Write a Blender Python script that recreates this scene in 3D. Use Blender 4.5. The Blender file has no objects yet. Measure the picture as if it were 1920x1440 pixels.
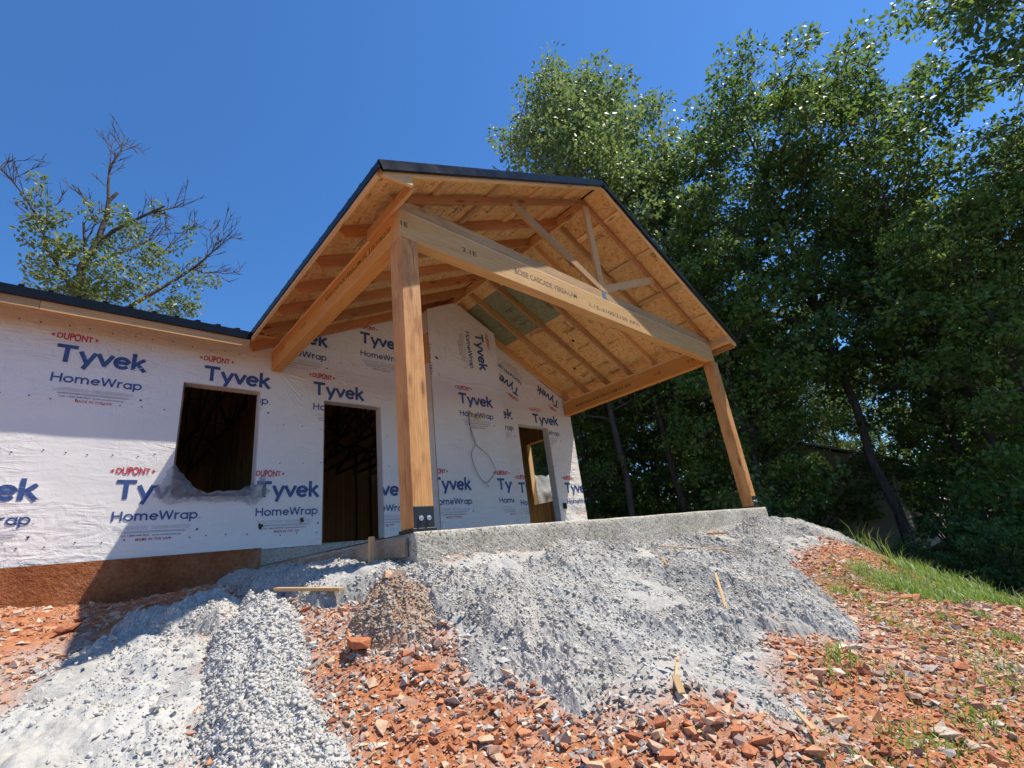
import bpy, bmesh, math, random
import numpy as np
from mathutils import Vector, Matrix
random.seed(7); RNG = np.random.default_rng(7)
scene = bpy.context.scene
COL = scene.collection

# ------------------------------------------------------------------ camera
R = ((0.73313683, -0.66948816, -0.11956588), (0.14655462, 0.32720752, -0.9335186), (0.66410251, 0.66687394, 0.33800446))
cam_data = bpy.data.cameras.new('camera'); cam = bpy.data.objects.new('camera', cam_data); COL.objects.link(cam)
cam.matrix_world = Matrix(((R[0][0], -R[1][0], -R[2][0], -1.9448), (R[0][1], -R[1][1], -R[2][1], -6.878),
                           (R[0][2], -R[1][2], -R[2][2], -0.4712), (0, 0, 0, 1)))
cam_data.sensor_width = 36.0; cam_data.lens = 880.352 / 1920 * 36.0
cam_data.clip_start = 0.05; cam_data.clip_end = 2000
scene.camera = cam

# ------------------------------------------------------------------ sky, sun, exposure
SUN = Vector((0.40, -0.29, 1.0)).normalized()
world = bpy.data.worlds.new('World'); scene.world = world; world.use_nodes = True
wn = world.node_tree.nodes; wl = world.node_tree.links
sky = wn.new('ShaderNodeTexSky'); sky.sky_type = 'NISHITA'; sky.sun_disc = False
sky.sun_elevation = math.asin(SUN.z); sky.sun_rotation = math.atan2(SUN.x, SUN.y)
sky.air_density = 1.0; sky.dust_density = 0.1; sky.ozone_density = 10.0; sky.altitude = 300
sat = wn.new('ShaderNodeHueSaturation'); sat.inputs['Saturation'].default_value = 1.11
wl.new(sky.outputs[0], sat.inputs['Color']); wl.new(sat.outputs[0], wn['Background'].inputs[0]); wn['Background'].inputs[1].default_value = 0.14
ld = bpy.data.lights.new('sun', 'SUN'); ld.energy = 5.0; ld.angle = math.radians(0.53); ld.color = (1.0, 0.94, 0.84)
lo = bpy.data.objects.new('sun', ld); COL.objects.link(lo); lo.location = (20, -13, 50)
lo.rotation_euler = (-SUN).to_track_quat('-Z', 'Y').to_euler()
scene.view_settings.view_transform = 'Standard'; scene.view_settings.look = 'None'
scene.view_settings.exposure = 0.47; scene.view_settings.gamma = 1.0
scene.render.engine = 'CYCLES'
scene.cycles.max_bounces = 6; scene.cycles.diffuse_bounces = 5; scene.cycles.adaptive_threshold = 0.02; scene.cycles.transparent_max_bounces = 8
scene.cycles.use_denoising = True

# ------------------------------------------------------------------ materials
MATS = {}
class NT:
    def __init__(self, name):
        self.m = bpy.data.materials.new(name); self.m.use_nodes = True
        self.t = self.m.node_tree; self.n = self.t.nodes; self.b = self.n['Principled BSDF']
        MATS[name] = self.m
    def add(self, typ, **kw):
        nd = self.n.new(typ)
        for k, v in kw.items():
            if k.startswith('i_'):
                key = k[2:]; key = int(key) if key.isdigit() else key.replace('_', ' ')
                nd.inputs[key].default_value = v
            else: setattr(nd, k, v)
        return nd
    def ln(self, a, b): self.t.links.new(a, b)
    def ramp(self, fac, stops, interp='LINEAR'):
        r = self.add('ShaderNodeValToRGB'); cr = r.color_ramp; cr.interpolation = interp
        while len(cr.elements) < len(stops): cr.elements.new(0.5)
        for e, (p, c) in zip(cr.elements, stops): e.position = p; e.color = (*c, 1)
        self.ln(fac, r.inputs[0]); return r.outputs[0]
    def coords(self, kind='Object', scale=(1, 1, 1), rot=(0, 0, 0)):
        tc = self.add('ShaderNodeTexCoord'); mp = self.add('ShaderNodeMapping')
        mp.inputs['Scale'].default_value = scale; mp.inputs['Rotation'].default_value = rot
        self.ln(tc.outputs[kind], mp.inputs[0]); return mp.outputs[0]
    def noise(self, vec, scale, detail=4, rough=0.55, dist=0.0):
        n = self.add('ShaderNodeTexNoise'); n.inputs['Scale'].default_value = scale; n.inputs['Detail'].default_value = detail
        n.inputs['Roughness'].default_value = rough; n.inputs['Distortion'].default_value = dist
        if vec is not None: self.ln(vec, n.inputs['Vector'])
        return n.outputs['Fac']
    def mix(self, fac, a, b, blend='MIX'):
        m = self.add('ShaderNodeMix', data_type='RGBA', blend_type=blend)
        for s, v in ((m.inputs[0], fac), (m.inputs[6], a), (m.inputs[7], b)):
            if isinstance(v, (int, float)): s.default_value = v
            elif isinstance(v, tuple): s.default_value = (*v, 1)
            else: self.ln(v, s)
        return m.outputs[2]
    def math(self, op, a, b=None):
        m = self.add('ShaderNodeMath', operation=op)
        for s, v in ((m.inputs[0], a), (m.inputs[1], b)):
            if v is None: continue
            if isinstance(v, (int, float)): s.default_value = v
            else: self.ln(v, s)
        return m.outputs[0]
    def bump(self, h, strength=0.3, dist=0.01, base=None):
        b = self.add('ShaderNodeBump'); b.inputs['Strength'].default_value = strength; b.inputs['Distance'].default_value = dist
        self.ln(h, b.inputs['Height'])
        if base is not None: self.ln(base, b.inputs['Normal'])
        return b.outputs[0]
    def out(self, color, rough=0.6, normal=None, metal=0.0, spec=0.5):
        b = self.b
        if isinstance(color, tuple): b.inputs['Base Color'].default_value = (*color, 1)
        else: self.ln(color, b.inputs['Base Color'])
        if isinstance(rough, (int, float)): b.inputs['Roughness'].default_value = rough
        else: self.ln(rough, b.inputs['Roughness'])
        b.inputs['Metallic'].default_value = metal; b.inputs['Specular IOR Level'].default_value = spec
        if normal is not None: self.ln(normal, b.inputs['Normal'])
        return self.m

def wood(name, light, dark, rough=0.65, knots=True, var=0.28, stain=None):
    t = NT(name)
    oi = t.add('ShaderNodeObjectInfo')
    tc = t.add('ShaderNodeTexCoord')
    sh = t.add('ShaderNodeVectorMath', operation='ADD'); cmb = t.add('ShaderNodeCombineXYZ')
    t.ln(t.math('MULTIPLY', oi.outputs['Random'], 37.0), cmb.inputs[0]); t.ln(t.math('MULTIPLY', oi.outputs['Random'], 11.0), cmb.inputs[2])
    t.ln(tc.outputs['Object'], sh.inputs[0]); t.ln(cmb.outputs[0], sh.inputs[1])
    def mp(sc):
        m = t.add('ShaderNodeMapping'); m.inputs['Scale'].default_value = sc; t.ln(sh.outputs[0], m.inputs[0]); return m.outputs[0]
    g1 = t.noise(mp((1.2, 26, 26)), 2.2, 5, 0.6, 1.2)
    g2 = t.noise(mp((2.0, 90, 90)), 2.0, 3, 0.6)
    g3 = t.noise(mp((1, 3, 3)), 1.3, 3, 0.5)
    f = t.math('ADD', t.math('MULTIPLY', g1, 0.6), t.math('ADD', t.math('MULTIPLY', g2, 0.2), t.math('MULTIPLY', g3, 0.3)))
    col = t.ramp(f, [(0.36, dark), (0.54, tuple(0.5 * (a + b) for a, b in zip(light, dark))), (0.70, light)])
    if knots:
        v = t.add('ShaderNodeTexVoronoi'); v.inputs['Scale'].default_value = 1.0; t.ln(mp((1.7, 6.5, 6.5)), v.inputs['Vector'])
        k = t.ramp(v.outputs['Distance'], [(0.07, (1, 1, 1)), (0.19, (0, 0, 0))])
        col = t.mix(t.math('MULTIPLY', k, 0.8), col, tuple(c * 0.35 for c in dark))
    ck = t.ramp(t.noise(mp((0.5, 42, 42)), 1.6, 3, 0.5, 0.6), [(0.66, (0, 0, 0)), (0.70, (1, 1, 1))])
    col = t.mix(t.math('MULTIPLY', ck, 0.55), col, tuple(c * 0.32 for c in dark))
    if stain:
        sm = t.ramp(t.noise(mp((1.5, 4, 4)), 1.5, 5, 0.65), [(0.5, (0, 0, 0)), (0.68, (1, 1, 1))])
        col = t.mix(t.math('MULTIPLY', sm, 0.75), col, stain)
    hsv = t.add('ShaderNodeHueSaturation'); t.ln(col, hsv.inputs['Color'])
    t.ln(t.math('ADD', t.math('MULTIPLY', oi.outputs['Random'], var * 2), 1.0 - var), hsv.inputs['Value'])
    return t.out(hsv.outputs[0], rough, t.bump(f, 0.25, 0.004), spec=0.3)

wood('lumber', (0.68, 0.42, 0.19), (0.48, 0.25, 0.10))
wood('lumber_pale', (0.74, 0.52, 0.27), (0.56, 0.35, 0.155))
wood('lumber_red', (0.54, 0.26, 0.105), (0.34, 0.135, 0.05))
wood('lumber_weathered', (0.56, 0.37, 0.18), (0.36, 0.20, 0.08), stain=(0.32, 0.19, 0.09))
wood('beam_orange', (0.72, 0.37, 0.11), (0.54, 0.235, 0.055), knots=False, var=0.05)
wood('beam_tan', (0.66, 0.41, 0.17), (0.48, 0.265, 0.09), knots=False, var=0.05, stain=(0.54, 0.285, 0.12))
wood('post_wood', (0.72, 0.39, 0.15), (0.48, 0.20, 0.06), var=0.05, stain=(0.34, 0.12, 0.035))
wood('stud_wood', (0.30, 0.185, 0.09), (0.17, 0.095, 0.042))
wood('scrap_wood', (0.62, 0.42, 0.22), (0.38, 0.22, 0.10), knots=False)
wood('board_grey', (0.34, 0.27, 0.19), (0.19, 0.14, 0.095), stain=(0.42, 0.40, 0.37))

def osb(name, tones, dark):
    t = NT(name); vals = []
    for i, a in enumerate((0.2, 1.25, 2.4)):
        vec = t.coords('Object', (9, 34, 9), (0, 0, 0))
        vr = t.add('ShaderNodeVectorRotate', rotation_type='Z_AXIS'); vr.inputs['Angle'].default_value = a
        tc = t.coords('Object', (1, 1, 1)); t.ln(tc, vr.inputs['Vector'])
        m = t.add('ShaderNodeMapping'); m.inputs['Scale'].default_value = (9, 40, 1); m.inputs['Location'].default_value = (i * 3.7, i * 1.3, 0)
        t.ln(vr.outputs[0], m.inputs[0])
        v = t.add('ShaderNodeTexVoronoi', voronoi_dimensions='2D'); v.inputs['Scale'].default_value = 1.0; t.ln(m.outputs[0], v.inputs['Vector'])
        s = t.add('ShaderNodeSeparateColor'); t.ln(v.outputs['Color'], s.inputs[0]); vals.append((s.outputs[0], s.outputs[1]))
    h, c = vals[0]
    for h2, c2 in vals[1:]:
        g = t.math('GREATER_THAN', h2, h)
        c = t.math('ADD', t.math('MULTIPLY', c2, g), t.math('MULTIPLY', c, t.math('SUBTRACT', 1.0, g)))
        h = t.math('MAXIMUM', h, h2)
    c = t.math('ADD', t.math('MULTIPLY', c, 0.8), t.math('MULTIPLY', t.noise(t.coords('Object'), 3.0, 4), 0.25))
    col = t.ramp(c, [(0.05, dark), (0.2, tones[0]), (0.55, tones[1]), (0.95, tones[2])])
    blot = t.ramp(t.noise(t.coords('Object', (7, 20, 7)), 1.6, 2, 0.5), [(0.70, (0, 0, 0)), (0.76, (1, 1, 1))])
    col = t.mix(t.math('MULTIPLY', blot, 0.75), col, dark)
    t.out(col, 0.7, t.bump(h, 0.25, 0.003), spec=0.25)
osb('osb', ((0.62, 0.36, 0.14), (0.72, 0.46, 0.19), (0.79, 0.56, 0.27)), (0.32, 0.13, 0.045))
osb('osb_green', ((0.20, 0.225, 0.13), (0.235, 0.265, 0.155), (0.275, 0.305, 0.185)), (0.15, 0.17, 0.09))

def wrap_mat(name, col, ink=False):
    t = NT(name)
    vec = t.coords('Object', (1, 1, 1))
    w1 = t.noise(t.coords('Object', (2.2, 2.2, 7.5), (0, 0.25, 0)), 1.3, 4, 0.55, 1.5)
    w2 = t.noise(t.coords('Object', (5, 5, 3), (0, -0.5, 0)), 1.6, 3, 0.5, 2.0)
    msk = t.ramp(t.noise(vec, 0.55, 2), [(0.38, (0.12, 0.12, 0.12)), (0.62, (1, 1, 1))])
    hgt = t.math('MULTIPLY', t.math('ADD', w1, t.math('MULTIPLY', w2, 0.6)), msk)
    nrm = t.bump(hgt, 0.6, 0.045)
    nrm = t.bump(t.noise(vec, 400, 2), 0.06, 0.001, nrm)
    if ink:
        c = t.mix(t.ramp(t.noise(vec, 60, 3), [(0.45, (0, 0, 0)), (0.75, (1, 1, 1))]), col, tuple(min(1, x * 1.5 + 0.03) for x in col))
    else:
        d = t.ramp(t.noise(t.coords('Object', (1, 1, 2.5)), 1.1, 5, 0.6), [(0.35, (0, 0, 0)), (0.8, (1, 1, 1))])
        c = t.mix(t.math('MULTIPLY', d, 0.35), col, (0.62, 0.585, 0.55))
    t.out(c, 0.42, nrm, spec=0.4)
wrap_mat('house_wrap', (0.81, 0.77, 0.71)); wrap_mat('ink_blue', (0.035, 0.068, 0.20), True)
wrap_mat('ink_red', (0.50, 0.035, 0.05), True); wrap_mat('ink_grey', (0.42, 0.44, 0.50), True); wrap_mat('ink_dark', (0.03, 0.045, 0.10), True)

t = NT('black_metal'); v = t.coords('Object', (1, 1, 1))
t.out((0.010, 0.012, 0.016), t.ramp(t.noise(v, 4, 4), [(0.3, (0.14,) * 3), (0.7, (0.24,) * 3)]), t.bump(t.noise(v, 1.5, 2), 0.12, 0.02), spec=0.16)
t = NT('bracket_black'); t.out((0.012, 0.012, 0.014), 0.45, t.bump(t.noise(t.coords(), 300, 2), 0.1, 0.001))
t = NT('galvanised'); v = t.coords('Object', (1, 1, 1))
vo = t.add('ShaderNodeTexVoronoi'); vo.inputs['Scale'].default_value = 110; t.ln(v, vo.inputs['Vector'])
t.out(t.ramp(vo.outputs['Distance'], [(0.1, (0.10, 0.12, 0.14)), (0.5, (0.36, 0.42, 0.46))]), 0.38, t.bump(vo.outputs['Distance'], 0.6, 0.002), metal=0.75)
t = NT('bolt_steel'); t.out((0.55, 0.55, 0.56), 0.3, metal=0.9)
t = NT('stamp_ink'); t.out(t.ramp(t.noise(t.coords(), 90, 3), [(0.35, (0.02, 0.014, 0.01)), (0.8, (0.14, 0.07, 0.03))]), 0.8)
t = NT('stamp_faint'); t.out(t.ramp(t.noise(t.coords(), 60, 3), [(0.4, (0.13, 0.085, 0.05)), (0.7, (0.30, 0.19, 0.10))]), 0.8)

t = NT('slab_concrete'); v = t.coords('Object')
a = t.noise(v, 2.0, 6, 0.6); b = t.noise(v, 26, 4, 0.65); c = t.add('ShaderNodeTexVoronoi'); c.inputs['Scale'].default_value = 55; t.ln(v, c.inputs['Vector'])
col = t.ramp(t.math('ADD', t.math('MULTIPLY', a, 0.55), t.math('MULTIPLY', b, 0.5)), [(0.32, (0.27, 0.24, 0.185)), (0.52, (0.45, 0.41, 0.335)), (0.72, (0.60, 0.56, 0.47))])
pit = t.ramp(t.noise(v, 48, 3, 0.6), [(0.30, (0.25,) * 3), (0.42, (1, 1, 1))])
t.out(t.mix(1.0, col, pit, 'MULTIPLY'), 0.9, t.bump(t.math('ADD', b, t.math('MULTIPLY', pit, 0.8)), 0.9, 0.02), spec=0.2)

t = NT('foundation_clay'); v = t.coords('Object')
a = t.noise(v, 1.6, 6, 0.6); b = t.noise(v, 30, 5, 0.65)
zz = t.add('ShaderNodeSeparateXYZ'); t.ln(v, zz.inputs[0])
f = t.math('ADD', t.math('MULTIPLY', a, 0.6), t.math('MULTIPLY', b, 0.4))
clay = t.ramp(f, [(0.32, (0.16, 0.045, 0.017)), (0.5, (0.33, 0.115, 0.045)), (0.72, (0.47, 0.235, 0.12))])
stone = t.ramp(f, [(0.3, (0.22, 0.17, 0.12)), (0.6, (0.42, 0.36, 0.29)), (0.8, (0.55, 0.50, 0.44))])
edge = t.ramp(t.math('ADD', t.math('MULTIPLY', zz.outputs[0], 0.35), t.math('MULTIPLY', t.math('SUBTRACT', a, 0.5), 0.6)), [(0.0, (0, 0, 0)), (0.02, (0, 0, 0)), (0.12, (1, 1, 1))])
t.out(t.mix(edge, clay, stone), 0.92, t.bump(t.math('ADD', b, t.noise(v, 9, 5, 0.7)), 1.0, 0.03), spec=0.15)

def grey_spill(name, lo_, mid, hi, rust=0.0, damp=0.0):
    t = NT(name); v = t.coords('Object')
    a = t.noise(v, 3.0, 6, 0.6); b = t.noise(v, 45, 5, 0.7); e = t.noise(v, 1.1, 4, 0.6)
    f = t.math('ADD', t.math('MULTIPLY', a, 0.5), t.math('MULTIPLY', b, 0.5))
    col = t.ramp(f, [(0.30, lo_), (0.50, mid), (0.72, hi)])
    warm = t.ramp(t.math('ADD', t.math('MULTIPLY', e, 0.75), t.math('MULTIPLY', b, 0.25)), [(0.50, (0, 0, 0)), (0.62, (1, 1, 1))])
    col = t.mix(t.math('MULTIPLY', warm, 0.45), col, (0.44, 0.37, 0.29))
    if damp:
        m = t.ramp(t.noise(t.coords('Object', (1.0, 1.0, 1.0)), 1.7, 5, 0.62), [(0.50, (0, 0, 0)), (0.60, (1, 1, 1))])
        col = t.mix(t.math('MULTIPLY', m, damp), col, (0.15, 0.15, 0.145))
    if rust:
        m = t.ramp(t.noise(v, 9, 5, 0.6), [(0.45, (0, 0, 0)), (0.58, (1, 1, 1))])
        col = t.mix(t.math('MULTIPLY', m, rust), col, (0.42, 0.20, 0.10))
    t.out(col, 0.95, t.bump(b, 0.7, 0.008), spec=0.15)
grey_spill('spill_grey', (0.24, 0.23, 0.205), (0.38, 0.365, 0.335), (0.50, 0.485, 0.445), 0.0, 0.5)
grey_spill('spill_white', (0.32, 0.31, 0.29), (0.47, 0.455, 0.43), (0.58, 0.565, 0.54))
grey_spill('spill_pale', (0.30, 0.285, 0.26), (0.43, 0.415, 0.38), (0.52, 0.505, 0.47))
grey_spill('spill_brown', (0.20, 0.15, 0.11), (0.34, 0.26, 0.19), (0.46, 0.37, 0.29), 0.6)

def stone_mat(name, src, stops):
    t = NT(name)
    if src == 'obj': r = t.add('ShaderNodeObjectInfo').outputs['Random']
    else: r = t.add('ShaderNodeNewGeometry').outputs['Random Per Island']
    v = t.coords('Object'); n1 = t.noise(v, 30 if src != 'obj' else 4, 5, 0.65)
    col = t.ramp(r, stops, 'CONSTANT')
    col = t.mix(t.math('MULTIPLY', t.ramp(n1, [(0.42, (0, 0, 0)), (0.66, (1, 1, 1))]), 0.32 if 'red' in name else 0.12), col, (0.56, 0.36, 0.22))
    sh = t.ramp(t.noise(v, 90 if src != 'obj' else 9, 4, 0.7), [(0.3, (0.62,) * 3), (0.65, (1.08,) * 3)])
    t.out(t.mix(1.0, col, sh, 'MULTIPLY'), 0.9, t.bump(n1, 0.3, 0.003), spec=0.2)
RED_STOPS = [(0.0, (0.52, 0.21, 0.10)), (0.16, (0.56, 0.28, 0.15)), (0.30, (0.45, 0.145, 0.06)), (0.40, (0.62, 0.41, 0.26)), (0.52, (0.54, 0.28, 0.18)), (0.62, (0.36, 0.11, 0.05)), (0.70, (0.50, 0.34, 0.26)), (0.79, (0.36, 0.24, 0.20)), (0.86, (0.38, 0.355, 0.34)), (0.93, (0.70, 0.58, 0.46))]
stone_mat('stone_red', 'obj', RED_STOPS); stone_mat('gravel_red', 'island', RED_STOPS)
stone_mat('gravel_grey', 'island', [(0.0, (0.50, 0.475, 0.42)), (0.3, (0.55, 0.52, 0.465)), (0.55, (0.46, 0.435, 0.385)), (0.72, (0.39, 0.37, 0.33)), (0.80, (0.58, 0.55, 0.50)), (0.985, (0.48, 0.33, 0.25))])
stone_mat('gravel_white', 'island', [(0.0, (0.50, 0.48, 0.44)), (0.35, (0.57, 0.55, 0.51)), (0.7, (0.44, 0.42, 0.385))])
stone_mat('gravel_brown', 'island', [(0.0, (0.36, 0.29, 0.22)), (0.35, (0.44, 0.34, 0.26)), (0.7, (0.40, 0.24, 0.15)), (0.85, (0.44, 0.42, 0.40))])

t = NT('ground_soil'); v = t.coords('Object')
at = t.add('ShaderNodeAttribute', attribute_name='zone'); sp = t.add('ShaderNodeSeparateColor'); t.ln(at.outputs['Color'], sp.inputs[0])
n1 = t.noise(v, 5, 6, 0.65); n2 = t.noise(v, 40, 5, 0.7); n3 = t.noise(v, 0.6, 4, 0.6)
f = t.math('ADD', t.math('MULTIPLY', n1, 0.5), t.math('MULTIPLY', n2, 0.5))
red = t.ramp(f, [(0.3, (0.23, 0.075, 0.032)), (0.52, (0.41, 0.165, 0.075)), (0.72, (0.55, 0.28, 0.15))])
grey = t.ramp(f, [(0.3, (0.25, 0.235, 0.21)), (0.55, (0.42, 0.405, 0.375)), (0.75, (0.54, 0.525, 0.49))])
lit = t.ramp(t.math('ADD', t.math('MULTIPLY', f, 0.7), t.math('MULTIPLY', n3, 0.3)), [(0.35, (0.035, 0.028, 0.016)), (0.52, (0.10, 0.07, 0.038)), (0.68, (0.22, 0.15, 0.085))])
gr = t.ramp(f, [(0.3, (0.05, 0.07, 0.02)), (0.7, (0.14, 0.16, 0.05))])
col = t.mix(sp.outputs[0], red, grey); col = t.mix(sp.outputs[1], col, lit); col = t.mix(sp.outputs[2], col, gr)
t.out(col, 0.95, t.bump(f, 0.8, 0.03), spec=0.1)

def leaf_mat(name, a, b, c, trans=0.45, gloss=0.46):
    t = NT(name); g = t.add('ShaderNodeNewGeometry'); oi = t.add('ShaderNodeObjectInfo')
    r = t.math('ADD', t.math('MULTIPLY', g.outputs['Random Per Island'], 0.8), t.math('MULTIPLY', oi.outputs['Random'], 0.2))
    col = t.ramp(r, [(0.0, a), (0.5, b), (1.0, c)])
    t.out(col, gloss, spec=0.55)
    tr = t.add('ShaderNodeBsdfTranslucent'); hs = t.add('ShaderNodeHueSaturation'); hs.inputs['Value'].default_value = 1.5; hs.inputs['Hue'].default_value = 0.485
    t.ln(col, hs.inputs['Color']); t.ln(hs.outputs[0], tr.inputs[0])
    ms = t.add('ShaderNodeMixShader'); ms.inputs[0].default_value = trans
    t.ln(t.b.outputs[0], ms.inputs[1]); t.ln(tr.outputs[0], ms.inputs[2]); t.ln(ms.outputs[0], t.n['Material Output'].inputs[0])
leaf_mat('leaf_oak', (0.065, 0.12, 0.026), (0.105, 0.18, 0.038), (0.18, 0.265, 0.06))
leaf_mat('leaf_bright', (0.085, 0.155, 0.028), (0.14, 0.235, 0.042), (0.24, 0.33, 0.07))
leaf_mat('leaf_dark', (0.06, 0.12, 0.03), (0.09, 0.165, 0.04), (0.13, 0.205, 0.055))
leaf_mat('leaf_olive', (0.075, 0.125, 0.035), (0.11, 0.17, 0.05), (0.17, 0.20, 0.07))
leaf_mat('leaf_sage', (0.10, 0.165, 0.045), (0.14, 0.215, 0.06), (0.21, 0.28, 0.09), 0.40, 0.46)
leaf_mat('grass_blade', (0.10, 0.19, 0.025), (0.16, 0.28, 0.04), (0.28, 0.35, 0.08), 0.35, 0.5)
leaf_mat('dry_leaf', (0.16, 0.09, 0.04), (0.22, 0.13, 0.06), (0.30, 0.20, 0.10), 0.15, 0.7)
t = NT('bark'); v = t.coords('Object', (6, 6, 1.2)); n1 = t.noise(v, 2.5, 6, 0.65)
t.out(t.ramp(n1, [(0.3, (0.045, 0.035, 0.028)), (0.7, (0.17, 0.14, 0.115))]), 0.95, t.bump(n1, 0.9, 0.05), spec=0.1)
t = NT('siding_beige'); t.out(t.ramp(t.noise(t.coords(), 1.5, 4), [(0.3, (0.44, 0.35, 0.23)), (0.7, (0.54, 0.44, 0.30))]), 0.7)
t = NT('shingle_grey'); t.out(t.ramp(t.noise(t.coords('Object', (3, 12, 3)), 3, 4), [(0.3, (0.30, 0.29, 0.28)), (0.7, (0.52, 0.51, 0.50))]), 0.9)
t = NT('pipe_white'); t.out((0.72, 0.70, 0.66), 0.45)
t = NT('cable_grey'); t.out((0.16, 0.165, 0.18), 0.5)
t = NT('cable_yellow'); t.out((0.60, 0.45, 0.14), 0.5)
t = NT('tar_black'); t.out((0.012, 0.012, 0.013), 0.6)
def film(name, col, alpha, rough):
    t = NT(name); n = t.noise(t.coords('Object', (3, 3, 3)), 3.5, 4, 0.6, 1.0)
    t.out(col, rough, t.bump(n, 0.8, 0.03), spec=0.6)
    tp = t.add('ShaderNodeBsdfTransparent'); ms = t.add('ShaderNodeMixShader')
    tl = t.add('ShaderNodeBsdfTranslucent'); tl.inputs[0].default_value = (*col, 1); m2 = t.add('ShaderNodeMixShader'); m2.inputs[0].default_value = 0.5
    t.ln(t.b.outputs[0], m2.inputs[1]); t.ln(tl.outputs[0], m2.inputs[2])
    t.ln(t.ramp(n, [(0.3, (alpha * 0.8,) * 3), (0.7, (min(1, alpha * 1.2),) * 3)]), ms.inputs[0])
    t.ln(tp.outputs[0], ms.inputs[1]); t.ln(m2.outputs[0], ms.inputs[2]); t.ln(ms.outputs[0], t.n['Material Output'].inputs[0])
film('plastic_clear', (0.56, 0.57, 0.61), 0.58, 0.12); film('plastic_milky', (0.80, 0.84, 0.86), 0.9, 0.3)
M = MATS

# ------------------------------------------------------------------ object helpers
WM = {}
def link(name, data, mat=None, parent=None, M4=None):
    o = bpy.data.objects.new(name, data); COL.objects.link(o)
    if mat is not None and data is not None and not data.materials: data.materials.append(M[mat] if isinstance(mat, str) else mat)
    M4 = M4 or Matrix.Identity(4); WM[o.name] = M4
    if parent is not None:
        o.parent = parent; o.matrix_basis = WM[parent.name].inverted() @ M4
    else: o.matrix_basis = M4
    return o
def thing(name, label, cat, loc=(0, 0, 0), group=None):
    o = link(name, None, None, None, Matrix.Translation(loc)); tag(o, label, cat, group); return o
def tag(o, label, cat, group=None, kind=None):
    if label: o['label'] = label
    if cat: o['category'] = cat
    if group: o['group'] = group
    if kind: o['kind'] = kind
    return o
def mesh(name, verts, faces, smooth=False):
    me = bpy.data.meshes.new(name); me.from_pydata([tuple(v) for v in verts], [], [tuple(f) for f in faces]); me.update()
    if smooth: me.polygons.foreach_set('use_smooth', [True] * len(me.polygons))
    return me
def fast_mesh(name, V, F, smooth=False):
    V = np.asarray(V, np.float32); F = np.asarray(F, np.int32); me = bpy.data.meshes.new(name); k = F.shape[1]
    me.vertices.add(len(V)); me.vertices.foreach_set('co', V.ravel()); me.loops.add(F.size); me.loops.foreach_set('vertex_index', F.ravel())
    me.polygons.add(len(F)); me.polygons.foreach_set('loop_start', np.arange(0, F.size, k, dtype=np.int32))
    try: me.polygons.foreach_set('loop_total', np.full(len(F), k, np.int32))
    except Exception: pass
    me.update(calc_edges=True); me.polygons.foreach_set('use_smooth', np.full(len(F), bool(smooth))); me.validate(); return me
_box_cache = {}
def box_mesh(l, w, h, bev=0.003):
    key = (round(l, 4), round(w, 4), round(h, 4), bev)
    if key in _box_cache: return _box_cache[key].copy()
    bm = bmesh.new(); bmesh.ops.create_cube(bm, size=1.0, matrix=Matrix.Diagonal((l, w, h, 1)))
    if bev: bmesh.ops.bevel(bm, geom=list(bm.edges), offset=min(bev, 0.3 * min(l, w, h)), segments=1, affect='EDGES')
    me = bpy.data.meshes.new('box'); bm.to_mesh(me); bm.free(); _box_cache[key] = me; return me.copy()
def frame(A, B, up=(0, 0, 1)):
    A = Vector(A); B = Vector(B); x = (B - A).normalized(); z = Vector(up); z = (z - x * z.dot(x)).normalized(); y = z.cross(x)
    m = Matrix((x, y, z)).transposed().to_4x4(); m.translation = (A + B) / 2; return m, (B - A).length
def member(name, A, B, w, h, mat, parent=None, up=(0, 0, 1), bev=0.003):
    m, L = frame(A, B, up); return link(name, box_mesh(L, w, h, bev), mat, parent, m)
def box(name, lo_, hi, mat, parent=None, bev=0.003, axis=0):
    c = [(a + b) / 2 for a, b in zip(lo_, hi)]; s = [b - a for a, b in zip(lo_, hi)]
    rot = Matrix.Identity(4)
    if axis == 2: rot = Matrix.Rotation(-math.pi / 2, 4, 'Y'); s = [s[2], s[1], s[0]]
    elif axis == 1: rot = Matrix.Rotation(math.pi / 2, 4, 'Z'); s = [s[1], s[0], s[2]]
    return link(name, box_mesh(*s, bev), mat, parent, Matrix.Translation(c) @ rot)
def tube(pts, radii, sides=6):
    pts = [Vector(p) for p in pts]; V = []; F = []; n = len(pts); ref = Vector((0.3, 0.2, 1)).normalized()
    for i, p in enumerate(pts):
        d = (pts[min(i + 1, n - 1)] - pts[max(i - 1, 0)]).normalized()
        if abs(d.dot(ref)) > 0.95: ref = Vector((1, 0, 0.1)).normalized()
        a = (ref - d * ref.dot(d)).normalized(); b = d.cross(a)
        for k in range(sides):
            an = 2 * math.pi * k / sides; V.append(p + (a * math.cos(an) + b * math.sin(an)) * radii[i])
    for i in range(n - 1):
        for k in range(sides): F.append((i * sides + k, i * sides + (k + 1) % sides, (i + 1) * sides + (k + 1) % sides, (i + 1) * sides + k))
    return V, F
def merge(parts):
    V = []; F = []
    for v, f in parts:
        o = len(V); V += v; F += [tuple(i + o for i in q) for q in f]
    return V, F

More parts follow.
